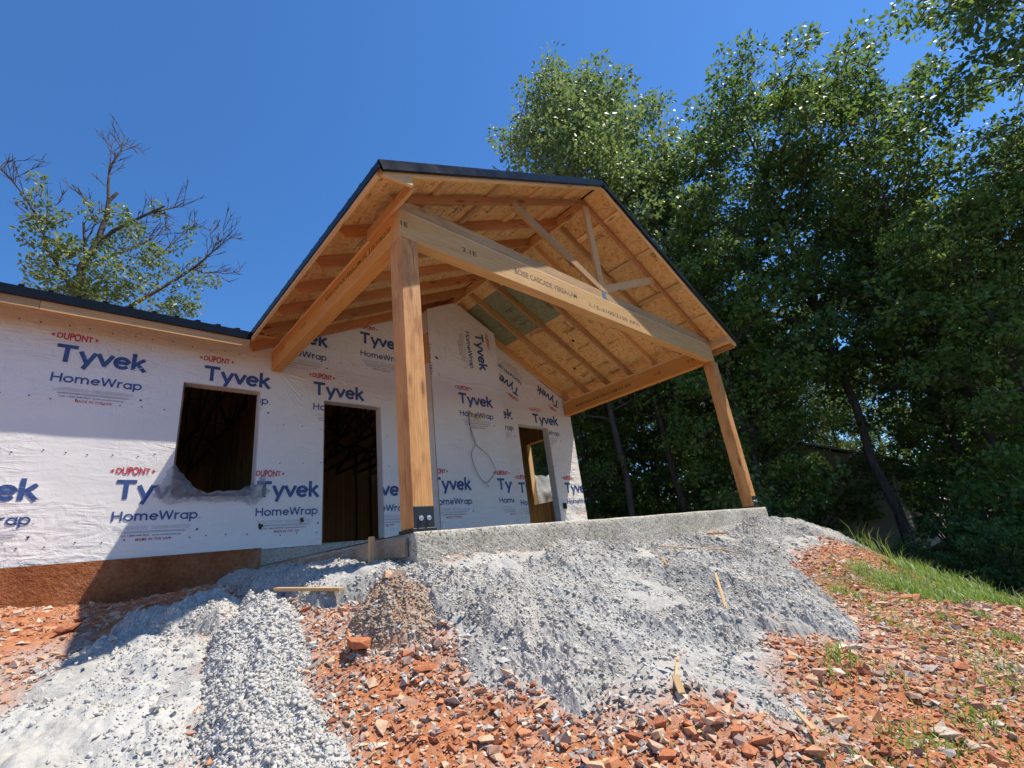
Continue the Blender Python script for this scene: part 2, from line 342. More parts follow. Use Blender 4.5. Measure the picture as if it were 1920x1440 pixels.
# ------------------------------------------------------------------ noise
def _h(i, j, s=0):
    n = (i.astype(np.int64) * 374761393 + j.astype(np.int64) * 668265263 + s * 1442695041) & 0x7fffffff
    n = ((n ^ (n >> 13)) * 1274126177) & 0x7fffffff; n = n ^ (n >> 16); return (n & 0xffff) / 65535.0
def vnoise(x, y, s=0):
    i = np.floor(x); j = np.floor(y); u = x - i; v = y - j; u = u * u * (3 - 2 * u); v = v * v * (3 - 2 * v); i = i.astype(int); j = j.astype(int)
    return (_h(i, j, s) * (1 - u) + _h(i + 1, j, s) * u) * (1 - v) + (_h(i, j + 1, s) * (1 - u) + _h(i + 1, j + 1, s) * u) * v
def fbm(x, y, s=0, oct=4):
    o = np.zeros_like(x); a = 0.5
    for k in range(oct): o += a * vnoise(x, y, s + k); x = x * 2.03 + 5.1; y = y * 2.03 + 1.7; a *= 0.5
    return o
def lumps(x, y, size, s=0):
    # rounded pebbles packed on a jittered grid: height of the tallest one over each point
    X = x / size; Y = y / size; i0 = np.floor(X).astype(int); j0 = np.floor(Y).astype(int); best = np.zeros_like(X)
    for di in (-1, 0, 1):
        for dj in (-1, 0, 1):
            i = i0 + di; j = j0 + dj; px = i + 0.15 + 0.7 * _h(i, j, s); py = j + 0.15 + 0.7 * _h(i, j, s + 1); r = 0.42 + 0.42 * _h(i, j, s + 2)
            d2 = ((X - px) ** 2 + (Y - py) ** 2) / (r * r); hgt = r * np.sqrt(np.maximum(0, 1 - d2)) * (0.6 + 0.5 * _h(i, j, s + 3)); best = np.maximum(best, hgt)
    return best * size

# ------------------------------------------------------------------ terrain
CP = np.array([(-10,0,-.42),(-5,0,-.42),(-2.2,0,-.41),(-1.45,0,-.48),(-.6,0,-.42),(0,0,-.4),(-.15,-1.5,-.43),(-.15,-2.8,-.45),
(0,-3.78,-.50),(1.9,-3.78,-.53),(4,-3.78,-.54),(6.8,-3.78,-.55),(3,-1.5,-.52),(6.8,-1.5,-.55),(3,0,-.5),(6.9,.5,-.6),
(-1.97,-3.73,-1.0),(-1.23,-4.47,-1.12),(-.55,-5.22,-1.23),(0,-5.95,-1.30),(.68,-6.54,-1.40),(-1.94,-6.88,-1.75),
(2.6,-6.5,-1.42),(4.5,-6.4,-1.48),(6.5,-6.3,-1.72),(8.5,-6.,-2.05),(6,-5,-.98),(3.,-5.2,-1.03),
(7.1,-4.,-.66),(8,-4.2,-1.02),(9,-4.3,-1.4),(10,-4,-1.75),(8.3,-2,-1.15),(8.3,1.5,-1.15),(10.5,-1.,-1.8),(10.5,3,-1.8),(9,5,-1.5),
(-3,-8.5,-1.95),(2,-9,-1.95),(6,-9,-2.1),(10,-9,-2.3),(-6,-5,-1.2),(-8,-9,-1.95),(-8,-3,-.8),(3,5,-.6),(-5,5,-.5),(12,-6,-2.3),(12,-1,-2.2),(12,4,-2.2)], float)
def _u(r2): return np.where(r2 > 1e-12, .5 * r2 * np.log(np.maximum(r2, 1e-12)), 0)
_n = len(CP); _A = np.zeros((_n + 3, _n + 3)); _A[:_n, :_n] = _u(((CP[:, None, :2] - CP[None, :, :2]) ** 2).sum(-1)) + np.eye(_n) * .02
_A[:_n, _n] = 1; _A[:_n, _n + 1:] = CP[:, :2]; _A[_n, :_n] = 1; _A[_n + 1:, :_n] = CP[:, :2].T
_W = np.linalg.solve(_A, np.concatenate([CP[:, 2], [0, 0, 0]]))
def hterr(x, y):
    x = np.asarray(x, float); y = np.asarray(y, float); o = np.full(x.shape, _W[_n]) + _W[_n + 1] * x + _W[_n + 2] * y
    for i in range(_n): o = o + _W[i] * _u((x - CP[i, 0]) ** 2 + (y - CP[i, 1]) ** 2)
    s = np.clip((np.hypot(x - 2, y + 3.5) - 9) / 6, 0, 1); s = s * s * (3 - 2 * s); return o * (1 - s) - 2.45 * s
def hz(x, y): return float(hterr(np.array([x]), np.array([y]))[0])

def poly_dist(x, y, poly):
    """signed distance, positive inside"""
    P = np.array(poly, float); Q = np.roll(P, -1, 0); best = np.full(x.shape, 1e9); ins = np.zeros(x.shape, bool)
    for (ax, ay), (bx, by) in zip(P, Q):
        dx, dy = bx - ax, by - ay; t = np.clip(((x - ax) * dx + (y - ay) * dy) / (dx * dx + dy * dy), 0, 1)
        best = np.minimum(best, np.hypot(x - ax - t * dx, y - ay - t * dy))
        c = ((ay > y) != (by > y)); ins ^= c & (x < (bx - ax) * (y - ay) / (by - ay + 1e-12) + ax)
    return np.where(ins, best, -best)

RIDGE = [(-0.90, -3.02), (-0.72, -2.92), (-0.72, -3.5), (-0.86, -4.0), (-0.97, -4.3), (-1.05, -4.9), (-1.6, -4.9), (-1.36, -4.0), (-1.2, -3.55)]
FLAT = [(-2.6, -3.55), (-2.02, -3.25), (-1.88, -2.9), (-1.62, -2.7), (-1.35, -2.95), (-1.1, -3.45), (-1.3, -4.0), (-1.5, -5.0), (-2.6, -5.0)]
SHADE = [(-1.66, -2.84), (-1.52, -2.35), (-1.3, -2.45), (-1.02, -2.75), (-0.86, -2.95), (-1.12, -3.25), (-1.4, -3.05)]
BIG = [(-0.25, -3.7), (-0.2, -4.1), (-0.3, -4.47), (-0.36, -4.8), (-0.2, -5.06), (-0.22, -5.3), (0.0, -5.5), (0.22, -5.58), (0.34, -6.0), (0.78, -5.78), (1.12, -5.55), (1.5, -5.97), (2.29, -5.66), (2.95, -5.3), (3.5, -5.02), (4.6, -4.8), (6.0, -4.7), (7.2, -4.5), (7.2, -3.7)]
MOUND = [(-0.66, -4.02), (-0.52, -3.82), (-0.26, -3.8), (-0.12, -4.1), (-0.2, -4.4), (-0.42, -4.42), (-0.6, -4.26)]
ENDPILE = [(6.7, -3.5), (7.2, -3.2), (7.9, -3.9), (8.4, -4.7), (8.3, -5.2), (7.4, -4.9), (6.7, -4.5)]
BANK = [(-0.03, -0.05), (-0.03, -3.75), (-0.4, -3.8), (-0.66, -3.6), (-0.72, -3.0), (-0.62, -1.5), (-0.45, -0.05)]
SPILLS = (RIDGE, FLAT, BIG, MOUND, ENDPILE, BANK)

def axis_lines(lo_, hi, step, far_lo, far_hi):
    a = list(np.arange(lo_, hi + 1e-6, step)); s = step; v = hi
    while v < far_hi: s *= 1.18; v += s; a.append(v)
    s = step; v = lo_; b = []
    while v > far_lo: s *= 1.18; v -= s; b.append(v)
    return np.array(b[::-1] + a)
xs = axis_lines(-2.7, 6.5, 0.026, -600, 900); ys = axis_lines(-7.1, -0.1, 0.026, -600, 900)
X, Y = np.meshgrid(xs, ys, indexing='ij')
Z = hterr(X, Y); near = np.clip(1 - (np.hypot(X - 2, Y + 4) - 9) / 5, 0, 1)
Z = Z + near * ((fbm(X * 2.2, Y * 2.2, 3) - 0.47) * 0.10 + (fbm(X * 9, Y * 9, 9, 3) - 0.44) * 0.035 + lumps(X, Y, 0.10, 20) * 0.22 + lumps(X, Y, 0.055, 24) * 0.35)
Z = Z + (1 - near) * (fbm(X * 0.12, Y * 0.12, 30, 3) - 0.45) * 0.5
und = np.minimum(np.minimum(X + 0.0, 6.8 - X), np.minimum(Y + 3.7, 0.5 - Y)); Z = np.where(und > 0.05, np.minimum(Z, -0.75), Z)
inh = np.minimum(np.minimum(X + 12.9, 6.6 - X), np.minimum(Y - 0.06, 8.9 - Y)); Z = np.where(inh > 0.1, np.minimum(Z, -0.8), Z)
nx, ny = X.shape; idx = np.arange(nx * ny).reshape(nx, ny)
F = np.stack([idx[:-1, :-1], idx[1:, :-1], idx[1:, 1:], idx[:-1, 1:]], -1).reshape(-1, 4)
me = fast_mesh('ground', np.stack([X, Y, Z], -1).reshape(-1, 3), F, True)
greyz = np.zeros(X.shape)
for p in SPILLS: greyz = np.maximum(greyz, np.clip(0.5 + (poly_dist(X, Y, p) + (fbm(X * 6, Y * 6, 5) - 0.45) * 0.35) / 0.25, 0, 1))
dust = np.clip((fbm(X * 1.5, Y * 1.5, 41) - 0.50) * 3, 0, 0.55); greyz = np.maximum(greyz, dust)
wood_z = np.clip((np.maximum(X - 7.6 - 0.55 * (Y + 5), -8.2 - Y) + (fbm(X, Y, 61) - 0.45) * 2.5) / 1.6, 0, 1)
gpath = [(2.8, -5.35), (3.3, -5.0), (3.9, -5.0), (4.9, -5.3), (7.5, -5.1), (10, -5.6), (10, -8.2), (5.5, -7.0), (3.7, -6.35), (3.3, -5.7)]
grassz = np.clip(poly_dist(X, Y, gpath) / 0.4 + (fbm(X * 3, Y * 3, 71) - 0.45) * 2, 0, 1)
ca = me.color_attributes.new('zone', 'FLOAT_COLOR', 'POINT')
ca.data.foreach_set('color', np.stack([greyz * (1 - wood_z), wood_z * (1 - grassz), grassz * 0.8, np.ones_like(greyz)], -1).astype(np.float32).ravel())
ground = link('ground', me, 'ground_soil'); ground['kind'] = 'structure'; ground['label'] = 'bare red clay slope running down from the house to the trees'

def heap(name, label, poly, thick, soft, mat, pebble, amp, res, seed, rough=0.12, floor=None, big=0.0, cat='concrete', smooth=0.30):
    P = np.array(poly); x = np.arange(P[:, 0].min() - .15, P[:, 0].max() + .15, res); y = np.arange(P[:, 1].min() - .15, P[:, 1].max() + .15, res)
    X, Y = np.meshgrid(x, y, indexing='ij'); X = X + (_h((X * 997).astype(int), (Y * 991).astype(int), seed) - .5) * res * .5
    d = poly_dist(X, Y, poly) + (fbm(X * 4, Y * 4, seed, 4) - 0.47) * rough * 2
    t = thick * (1 - np.exp(-np.maximum(d, 0) / soft)) + np.minimum(d, 0) * 0.6
    k = np.clip(d / 0.06, 0, 1)
    L = lumps(X, Y, pebble, seed) * amp * np.clip((fbm(X * 7, Y * 7, seed + 33, 3) - .25) * 3, .3, 1.3) + lumps(X + .011, Y, pebble * 0.55, seed + 7) * amp
    cov = np.clip((fbm(X * 2.6, Y * 2.6, seed + 50) - smooth) * 6, 0.12, 1)
    Z = hterr(X, Y) + t + (fbm(X * 3.3, Y * 3.3, seed + 20, 4) - 0.46) * (0.12 + big) * k + (fbm(X * 7.5, Y * 7.5, seed + 60, 3) - .44) * .07 * k + L * cov * (0.35 + 0.65 * k) + (fbm(X * 14, Y * 14, seed + 4, 3) - .44) * 0.04
    if floor is not None: Z = floor(X, Y, Z)
    keep = d > -0.09
    idx = np.arange(X.size).reshape(X.shape)
    F = np.stack([idx[:-1, :-1], idx[1:, :-1], idx[1:, 1:], idx[:-1, 1:]], -1).reshape(-1, 4)
    kf = (keep[:-1, :-1] & keep[1:, :-1] & keep[1:, 1:] & keep[:-1, 1:]).ravel(); F = F[kf]
    used = np.unique(F); rm = np.full(X.size, -1); rm[used] = np.arange(len(used))
    me = fast_mesh(name, np.stack([X, Y, Z], -1).reshape(-1, 3)[used], rm[F], False)
    o = link(name, me, mat); tag(o, label, cat); HEAPS.append((o, x[0], y[0], res, Z, d)); return o
HEAPS = []
heap('spilled_concrete', 'long white crumbly ridge of spilled concrete running towards the camera', RIDGE, 0.13, 0.14, 'spill_white', 0.036, 1.15, 0.0072, 101, big=0.06, smooth=.20)
heap('spilled_concrete', 'flat pale sheet of spilled concrete at the lower left', FLAT, 0.05, 0.15, 'spill_pale', 0.04, 0.8, 0.0085, 131, smooth=.42)
heap('spilled_concrete', 'knobbly bank of spilled concrete in the porch shadow below the window', SHADE, 0.14, 0.10, 'spill_white', 0.04, 1.1, 0.009, 161, big=0.10, smooth=.22)
heap('spilled_concrete', 'wide grey spill of rough concrete sloping from the front of the slab', BIG, 0.07, 0.3, 'spill_grey', 0.036, 1.25, 0.0085, 191, rough=0.15, big=0.14, smooth=.34)
heap('spilled_concrete', 'round brown stained concrete mound below the slab corner and stake', MOUND, 0.21, 0.16, 'spill_brown', 0.04, 1.0, 0.0075, 221, smooth=.15)
heap('spilled_concrete', 'smooth grey concrete pile beyond the far end of the slab', ENDPILE, 0.26, 0.4, 'spill_grey', 0.05, 0.5, 0.02, 251)
heap('spilled_concrete', 'shaded bank of grey concrete crumbs along the form board', BANK, 0.10, 0.10, 'spill_grey', 0.035, 1.0, 0.010, 281, smooth=.22)

# ------------------------------------------------------------------ lettering
_txt = {}
def text2d(body, bold=0.0, spacing=1.0):
    key = (body, bold, spacing)
    if key not in _txt:
        cu = bpy.data.curves.new('t', 'FONT'); cu.body = body; cu.size = 1.0; cu.offset = bold; cu.space_character = spacing; cu.resolution_u = 4; cu.fill_mode = 'FRONT'
        ob = bpy.data.objects.new('t', cu); COL.objects.link(ob); dg = bpy.context.evaluated_depsgraph_get(); dg.update()
        me = bpy.data.meshes.new_from_object(ob.evaluated_get(dg))
        V = np.array([v.co[:2] for v in me.vertices]).reshape(-1, 2); Fs = [tuple(p.vertices) for p in me.polygons]
        bpy.data.objects.remove(ob); bpy.data.curves.remove(cu); bpy.data.meshes.remove(me); _txt[key] = (V, Fs)
    V, Fs = _txt[key]; return V.copy(), Fs
def fit(body, x0, x1, base, cap, bold=0.0, spacing=1.0):  # plain lettering
    V, Fs = text2d(body, bold, spacing); Vh, _ = text2d('H', bold, spacing); c = Vh[:, 1].max() - Vh[:, 1].min()
    V[:, 0] = x0 + (V[:, 0] - V[:, 0].min()) / np.ptp(V[:, 0]) * (x1 - x0); V[:, 1] = base + (V[:, 1] - Vh[:, 1].min()) * cap / c
    return V, Fs
def rects(L):
    V = []; Fs = []
    for (a, b, c, d) in L:
        o = len(V); V += [(a, b), (c, b), (c, d), (a, d)]; Fs.append((o, o + 1, o + 2, o + 3))
    return np.array(V, float), Fs
def join2(parts):
    V = []; Fs = []
    for v, f in parts:
        v = np.asarray(v, float); v = v if v.shape[1] == 3 else np.concatenate([v, np.zeros((len(v), 1))], 1)
        o = sum(len(q) for q in V); V.append(v); Fs += [tuple(i + o for i in q) for q in f]
    return np.concatenate(V), Fs
def oval(V, x0, x1, yc):
    xm = (x0 + x1) / 2; u = (V[:, 0] - xm) / ((x1 - x0) / 2); V[:, 1] = yc + (V[:, 1] - yc) * (1 - 0.36 * u * u); return V
def arc(cx, cy, rx, ry, a0, a1, n=14): return [(cx + rx * math.cos(math.radians(a0 + (a1 - a0) * k / n)), cy + ry * math.sin(math.radians(a0 + (a1 - a0) * k / n))) for k in range(n + 1)]
GLYPH = {  # centre lines of a rounded sans alphabet, cap height 1: (advance, strokes)
 'T': (.80, [[(.0, .905), (.76, .905)], [(.38, .86), (.38, 0)]]), 'y': (.66, [[(.07, .72), (.345, .06)], [(.62, .72), (.235, -.27)]]), 'v': (.66, [[(.06, .72), (.35, .03)], [(.62, .72), (.31, .03)]]),
 'e': (.70, [[(.085, .37), (.605, .37)], arc(.345, .36, .265, .285, 5, 322, 22)]), 'k': (.62, [[(.10, 0), (.10, 1.04)], [(.54, .74), (.10, .31)], [(.24, .43), (.58, -.01)]]),
 'H': (.82, [[(.10, 0), (.10, 1)], [(.68, 0), (.68, 1)], [(.1, .52), (.68, .52)]]), 'o': (.74, [arc(.35, .36, .275, .295, 0, 360, 24)]),
 'm': (1.08, [[(.10, 0), (.10, .74)], arc(.30, .42, .20, .25, 180, 0, 10) + [(.50, 0)], arc(.71, .42, .20, .25, 180, 0, 10) + [(.91, 0)]]),
 'W': (1.14, [[(.05, 1.), (.29, .02)], [(.27, .02), (.54, .95)], [(.54, .95), (.81, .02)], [(.79, .02), (1.03, 1.)]]), 'r': (.46, [[(.10, 0), (.10, .74)], arc(.36, .36, .26, .31, 170, 80, 6)]),
 'a': (.70, [arc(.335, .35, .255, .285, 30, 330, 20), [(.585, .72), (.585, 0)]]), 'p': (.72, [arc(.365, .36, .265, .295, -150, 150, 20), [(.10, .72), (.10, -.28)]])}
def strokes(word, x0, x1, base, cap, w, z0=0.0):
    """letters drawn as thick strokes, each stroke a hair above the one before so that none share a plane"""
    adv = 0; Vs = []; Fs = []; tot = sum(GLYPH[c][0] for c in word) - .08; sx = (x1 - x0) / tot; k = 0; o = 0
    for c in word:
        for line in GLYPH[c][1]:
            P = np.array([(x0 + (adv + a) * sx, base + b * cap) for a, b in line]); n = len(P); D = np.gradient(P, axis=0) if n > 2 else np.tile(P[1] - P[0], (2, 1))
            if n > 4 and np.allclose(P[0], P[-1]): D[0] = D[-1] = P[1] - P[-2]
            D = D / np.linalg.norm(D, axis=1)[:, None]; N = np.stack([-D[:, 1], D[:, 0]], -1) * w * cap / 2; z = np.full((n, 1), z0 + .00022 * (k % 7)); k += 1
            Vs.append(np.concatenate([np.concatenate([P + N, z], 1), np.concatenate([P - N, z], 1)])); Fs += [(o + i, o + n + i, o + n + i + 1, o + i + 1) for i in range(n - 1)]; o += 2 * n
        adv += GLYPH[c][0]
    return np.concatenate(Vs), Fs
def logo_parts():
    b1 = join2([strokes('Tyvek', 0.0, 0.80, -0.205, 0.215, .20)]); b2 = join2([strokes('HomeWrap', 0.0, 0.80, -0.445, 0.105, .165)])
    dv, df = fit('DUPONT', -0.02, 0.29, 0.066, 0.094, 0.030, 1.0); dv = oval(dv, -0.02, 0.29, 0.113)
    tri = (np.array([(-0.075, .113), (-0.04, .135), (-0.04, .091), (0.345, .113), (0.31, .091), (0.31, .135)]), [(0, 2, 1), (3, 5, 4)])
    red = join2([(dv, df), tri]); made = join2([fit('MADE IN THE USA', 0.24, 0.56, -0.665, 0.028, 0.006)])
    call = fit('Call 1-800-448-9835  tyvek.com/homewrap', 0.10, 0.66, -0.615, 0.017, 0.004)
    bars = rects([(0.03, -.512, .34, -.507), (0.37, -.512, .74, -.507), (0.03, -.527, .34, -.522), (0.37, -.527, .74, -.522), (0.03, -.542, .34, -.537), (0.37, -.542, .74, -.537)])
    dark = join2([call, rects([(0.08, -.566, .70, -.563), (0.08, -.577, .70, -.574)]), fit('R', .825, .84, -.205, .013), fit('R', .825, .84, -.445, .013), (np.array([(.80, -.57), (.815, -.553), (.83, -.57), (.815, -.587)]), [(0, 1, 2, 3)])])
    return (('large_lettering', 'ink_blue', b1), ('blue_lettering', 'ink_blue', b2), ('red_lettering', 'ink_red', red), ('red_small_lettering', 'ink_red', made), ('small_print', 'ink_grey', bars), ('fine_lettering', 'ink_dark', dark))
LOGO = logo_parts()
def clip2(V, Fs, allow, holes, slopes=()):
    """cut the flat letters where the sheet they are printed on ends"""
    bm = bmesh.new(); V = np.asarray(V, float); V = V if V.shape[1] == 3 else np.concatenate([V, np.zeros((len(V), 1))], 1); vs = [bm.verts.new(tuple(p)) for p in V]
    for f in Fs:
        try: bm.faces.new([vs[i] for i in f])
        except ValueError: pass
    def cut(p, n, clear): bmesh.ops.bisect_plane(bm, geom=bm.verts[:] + bm.edges[:] + bm.faces[:], plane_co=p, plane_no=n, clear_outer=clear)
    a0, b0, a1, b1 = allow
    lo2 = V.min(0); hi2 = V.max(0)
    if lo2[0] < a0: cut((a0, 0, 0), (-1, 0, 0), True)
    if hi2[0] > a1: cut((a1, 0, 0), (1, 0, 0), True)
    if lo2[1] < b0: cut((0, b0, 0), (0, -1, 0), True)
    if hi2[1] > b1: cut((0, b1, 0), (0, 1, 0), True)
    for p, n in slopes: cut(p, n, True)
    for (c0, d0, c1, d1) in holes:
        if hi2[0] < c0 or lo2[0] > c1 or hi2[1] < d0 or lo2[1] > d1: continue
        cut((c0, 0, 0), (1, 0, 0), False); cut((c1, 0, 0), (1, 0, 0), False); cut((0, d0, 0), (0, 1, 0), False); cut((0, d1, 0), (0, 1, 0), False)
        bad = [f for f in bm.faces if c0 < f.calc_center_median().x < c1 and d0 < f.calc_center_median().y < d1]
        bmesh.ops.delete(bm, geom=bad, context='FACES')
    bm.verts.index_update(); out = ([tuple(v.co) for v in bm.verts], [[v.index for v in f.verts] for f in bm.faces]); bm.free(); return out
def wob(s, z): return (fbm(np.asarray(s) * 1.7 + 3, np.asarray(z) * 2.2 + 9, 91, 2) - 0.37) * 0.032
def put_logo(parent, x, z, allow, holes, to_world, rot=0.0, scale=1.0, slopes=()):
    c, s = math.cos(rot), math.sin(rot)
    for nm, mt, (V, Fs) in LOGO:
        V2 = np.stack([x + scale * (V[:, 0] * c - V[:, 1] * s), z + scale * (V[:, 0] * s + V[:, 1] * c), V[:, 2] if V.shape[1] == 3 else V[:, 0] * 0], -1)
        v, f = clip2(V2, Fs, allow, holes, slopes)
        if f: link(nm, mesh(nm, [to_world(a, b, 0.0050 + q) for a, b, q in v], f), mt, parent)
def stamp(parent, body, x0, x1, base, cap, to_world, mat='stamp_ink', bold=0.01):
    V, Fs = fit(body, x0, x1, base, cap, bold); return link('stamped_lettering', mesh('stamp', [to_world(a, b) for a, b in V], Fs), mat, parent)

# ------------------------------------------------------------------ house
W_, D_ = 6.63, 3.70; WR = 6.71; XR = W_ / 2
RZ, PITCH = 4.60, 0.492; TH = math.atan(PITCH); CT, ST = math.cos(TH), math.sin(TH)
def roof_z(x): return RZ - PITCH * abs(x - XR)
WIN = (-1.03, 0.645, -0.115, 2.11); DOOR = (0.78, -0.02, 1.735, 2.096); DOR2 = (4.91, -0.02, 5.84, 2.098)
house = thing('house', 'unfinished house wrapped in printed white building wrap', 'house', (-1, 4, -0.4))
HX0 = -12.0
# wall core of sheathing and studs behind the wrap
def core(x0, x1, z0, z1): box('wall_sheathing', (x0, 0.006, z0), (x1, 0.15, z1), 'osb', house, 0)
core(HX0, WIN[0], 0, 2.86); core(WIN[0], WIN[2], 0, WIN[1]); core(WIN[0], WIN[2], WIN[3], 2.86); core(WIN[2], DOOR[0], 0, 2.86)
core(DOOR[0], DOOR[2], DOOR[3], 2.86); core(DOOR[2], DOR2[0], 0, 2.86); core(DOR2[0], DOR2[2], DOR2[3], 2.86); core(DOR2[2], WR - .01, 0, 2.86)
gv = [(0.0, .006, 2.861), (WR - .02, .006, 2.861), (XR, .006, 4.56), (0.0, .15, 2.861), (WR - .02, .15, 2.861), (XR, .15, 4.56)]
link('gable_sheathing', mesh('gable', gv, [(0, 1, 2), (5, 4, 3), (0, 3, 4, 1), (1, 4, 5, 2), (2, 5, 3, 0)]), 'osb', house)
SW = (0.80, 0.585, 1.42, 2.095)   # window in the side wall (y0,z0,y1,z1)
for y0, y1, z0, z1 in ((.152, SW[0], 0, 2.86), (SW[2], 9.0, 0, 2.86), (SW[0], SW[2], 0, SW[1]), (SW[0], SW[2], SW[3], 2.86)):
    box('side_wall_sheathing', (WR - .15, y0, z0), (WR - .012, y1, z1), 'osb', house, 0)
box('rear_wall', (HX0, 8.9, 0), (WR - .2, 9.04, 2.945), 'osb', house, 0); box('far_side_wall', (HX0, .16, 0), (HX0 + .15, 8.89, 2.86), 'osb', house, 0)
# front wrap sheet with openings
def sheet(name, s_lines, t_lines, holes, to_world, parent, slopes=(), mat='house_wrap'):
    S = np.array(sorted(set(np.round(s_lines, 4)))); T = np.array(sorted(set(np.round(t_lines, 4)))); bm = bmesh.new()
    g = [[bm.verts.new((s, t, 0)) for t in T] for s in S]
    for i in range(len(S) - 1):
        for j in range(len(T) - 1):
            a = (S[i] + S[i + 1]) / 2; b = (T[j] + T[j + 1]) / 2
            if any(h[0] < a < h[2] and h[1] < b < h[3] for h in holes): continue
            bm.faces.new((g[i][j], g[i + 1][j], g[i + 1][j + 1], g[i][j + 1]))
    for p, n in slopes: bmesh.ops.bisect_plane(bm, geom=bm.verts[:] + bm.edges[:] + bm.faces[:], plane_co=p, plane_no=n, clear_outer=True)
    for v in [v for v in bm.verts if not v.link_faces]: bm.verts.remove(v)
    for v in bm.verts: v.co = to_world(v.co.x, v.co.y, 0)
    for f in bm.faces: f.smooth = True
    me = bpy.data.meshes.new(name); bm.to_mesh(me); bm.free(); return link(name, me, mat, parent)
def lines(a, b, n, extra=()): return list(np.linspace(a, b, n)) + list(extra)
def front(s, z, off=0.0): return (s, -0.016 - float(wob(s, z)) * 0.5 - off, z)
SL = [((XR, RZ - .02, 0), (ST, CT, 0)), ((XR, RZ - .02, 0), (-ST, CT, 0))]
HOLES = [WIN, DOOR, DOR2]
wrapL = sheet('house_wrap', lines(-6.0, 0, 92, (WIN[0], WIN[2])), lines(-.03, 2.86, 46, (WIN[1], WIN[3])), HOLES, front, house)
wrapR = sheet('house_wrap', lines(0.0, WR, 104, (DOOR[0], DOOR[2], DOR2[0], DOR2[2])), lines(-.03, 4.62, 74, (DOOR[3], DOR2[3])), HOLES, front, house, SL)
AL = (-6.0, -.03, 0.0, 2.86)
def both(x, z, rot=0, sc=1.0):
    for w_, al in ((wrapL, (-6, -.03, 0.0, 2.86)), (wrapR, (0.0, -.03, WR, 4.6))):
        if x - .2 < al[2] and x + .9 > al[0]: put_logo(w_, x, z, al, HOLES, front, rot, sc, SL if w_ is wrapR else ())
for x in (-3.685, -2.253, -0.821, 0.612): both(x, 2.37)
for x in (-2.965, -1.535, -0.092, 1.345): both(x, 0.83)
RA = (4.28, -.03, WR, 4.6)
for x, z in ((3.95, 2.39), (5.392, 2.375), (4.70, 0.85), (6.11, 0.85)): put_logo(wrapR, x, z, RA, HOLES, front, 0, 1, SL)
for x, z, r in ((1.378, 3.42, 0.0), (0.0, 3.20, 0.0)): put_logo(wrapR, x, z, (0.02, 2.55, 2.60, 4.6), [], front, r, 1, SL)
put_logo(wrapR, 5.02, 2.74, (4.28, 2.62, WR, 4.6), [], front, math.radians(153), 0.92, SL); put_logo(wrapR, 6.30, 2.60, (5.2, 2.50, WR, 4.6), [], front, math.radians(153), 0.92, SL)
# lap seams in the wrap, thin folded edges
for x0, x1, z in ((-6, -.01, 2.61), (0.02, 2.6, 2.56), (4.29, 6.7, 2.50)):
    n = 40; V = []; Fc = []
    for i in range(n + 1):
        s = x0 + (x1 - x0) * i / n; zz = z + 0.02 * math.sin(s * 3.1) + 0.012 * math.sin(s * 9.7)
        if roof_z(s) < zz + .05: zz = roof_z(s) - .06
        p = front(s, zz, .002); q = front(s, zz + .03, .006); V += [p, q, front(s, zz + .06, .001)]
        if i: b = 3 * i; Fc += [(b - 3, b, b + 1, b - 2), (b - 2, b + 1, b + 2, b - 1)]
    link('wrap_lap', mesh('lap', V, Fc, True), 'house_wrap', wrapL if x1 < 0 else wrapR)
# wrap fasteners, small dark caps in rows
def caps(pts, parent):
    V = []; Fc = []
    for (s, z) in pts:
        o = len(V); p = front(s, z, 0.005); V.append((p[0], p[1] - .004, p[2]))
        for k in range(6): V.append((p[0] + .0085 * math.cos(k * math.pi / 3), p[1], p[2] + .0085 * math.sin(k * math.pi / 3)))
        Fc += [(o, o + 1 + k, o + 1 + (k + 1) % 6) for k in range(6)]
    o = link('wrap_fasteners', mesh('caps', V, Fc), 'tar_black', parent); o['kind'] = 'stuff'
def freeat(s, z): return not any(h[0] - .03 < s < h[2] + .03 and h[1] < z < h[3] + .03 for h in HOLES)
caps([(s + random.uniform(-.03, .03), z + random.uniform(-.02, .02)) for z in (2.62, 1.72, 1.13, 0.17) for s in np.arange(-5.8, -.1, .2) if freeat(s, z)], wrapL)
caps([(s + random.uniform(-.04, .04), z + random.uniform(-.03, .03)) for z in (2.75, 1.62, 1.1, 0.15) for s in np.arange(.2, 6.6, .27) if freeat(s, z) and not 2.5 < s < 4.35], wrapR)
# wrapped returns on the jambs
for (h, m) in ((DOOR, 'house_wrap'), (DOR2, 'house_wrap'), (WIN, 'house_wrap')):
    box('jamb_wrap', (h[2] - .006, -.012, max(h[1], 0.0) + .004), (h[2] - .001, .149, h[3] - .004), m, house, 0)
    box('head_wrap', (h[0] + .004, -.012, h[3] - .006), (h[2] - .008, .149, h[3] - .001), m, house, 0)
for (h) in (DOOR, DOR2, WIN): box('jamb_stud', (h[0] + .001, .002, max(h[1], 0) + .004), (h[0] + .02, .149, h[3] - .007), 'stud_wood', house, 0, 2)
# side wall wrap (only its edge shows)
def side(s, z, off=0.0): return (WR + .004 + off, s, z)
wrapS = sheet('house_wrap', lines(-.012, 9, 60, (SW[0], SW[2])), lines(-.03, 2.86, 14, (SW[1], SW[3])), [SW], side, house)
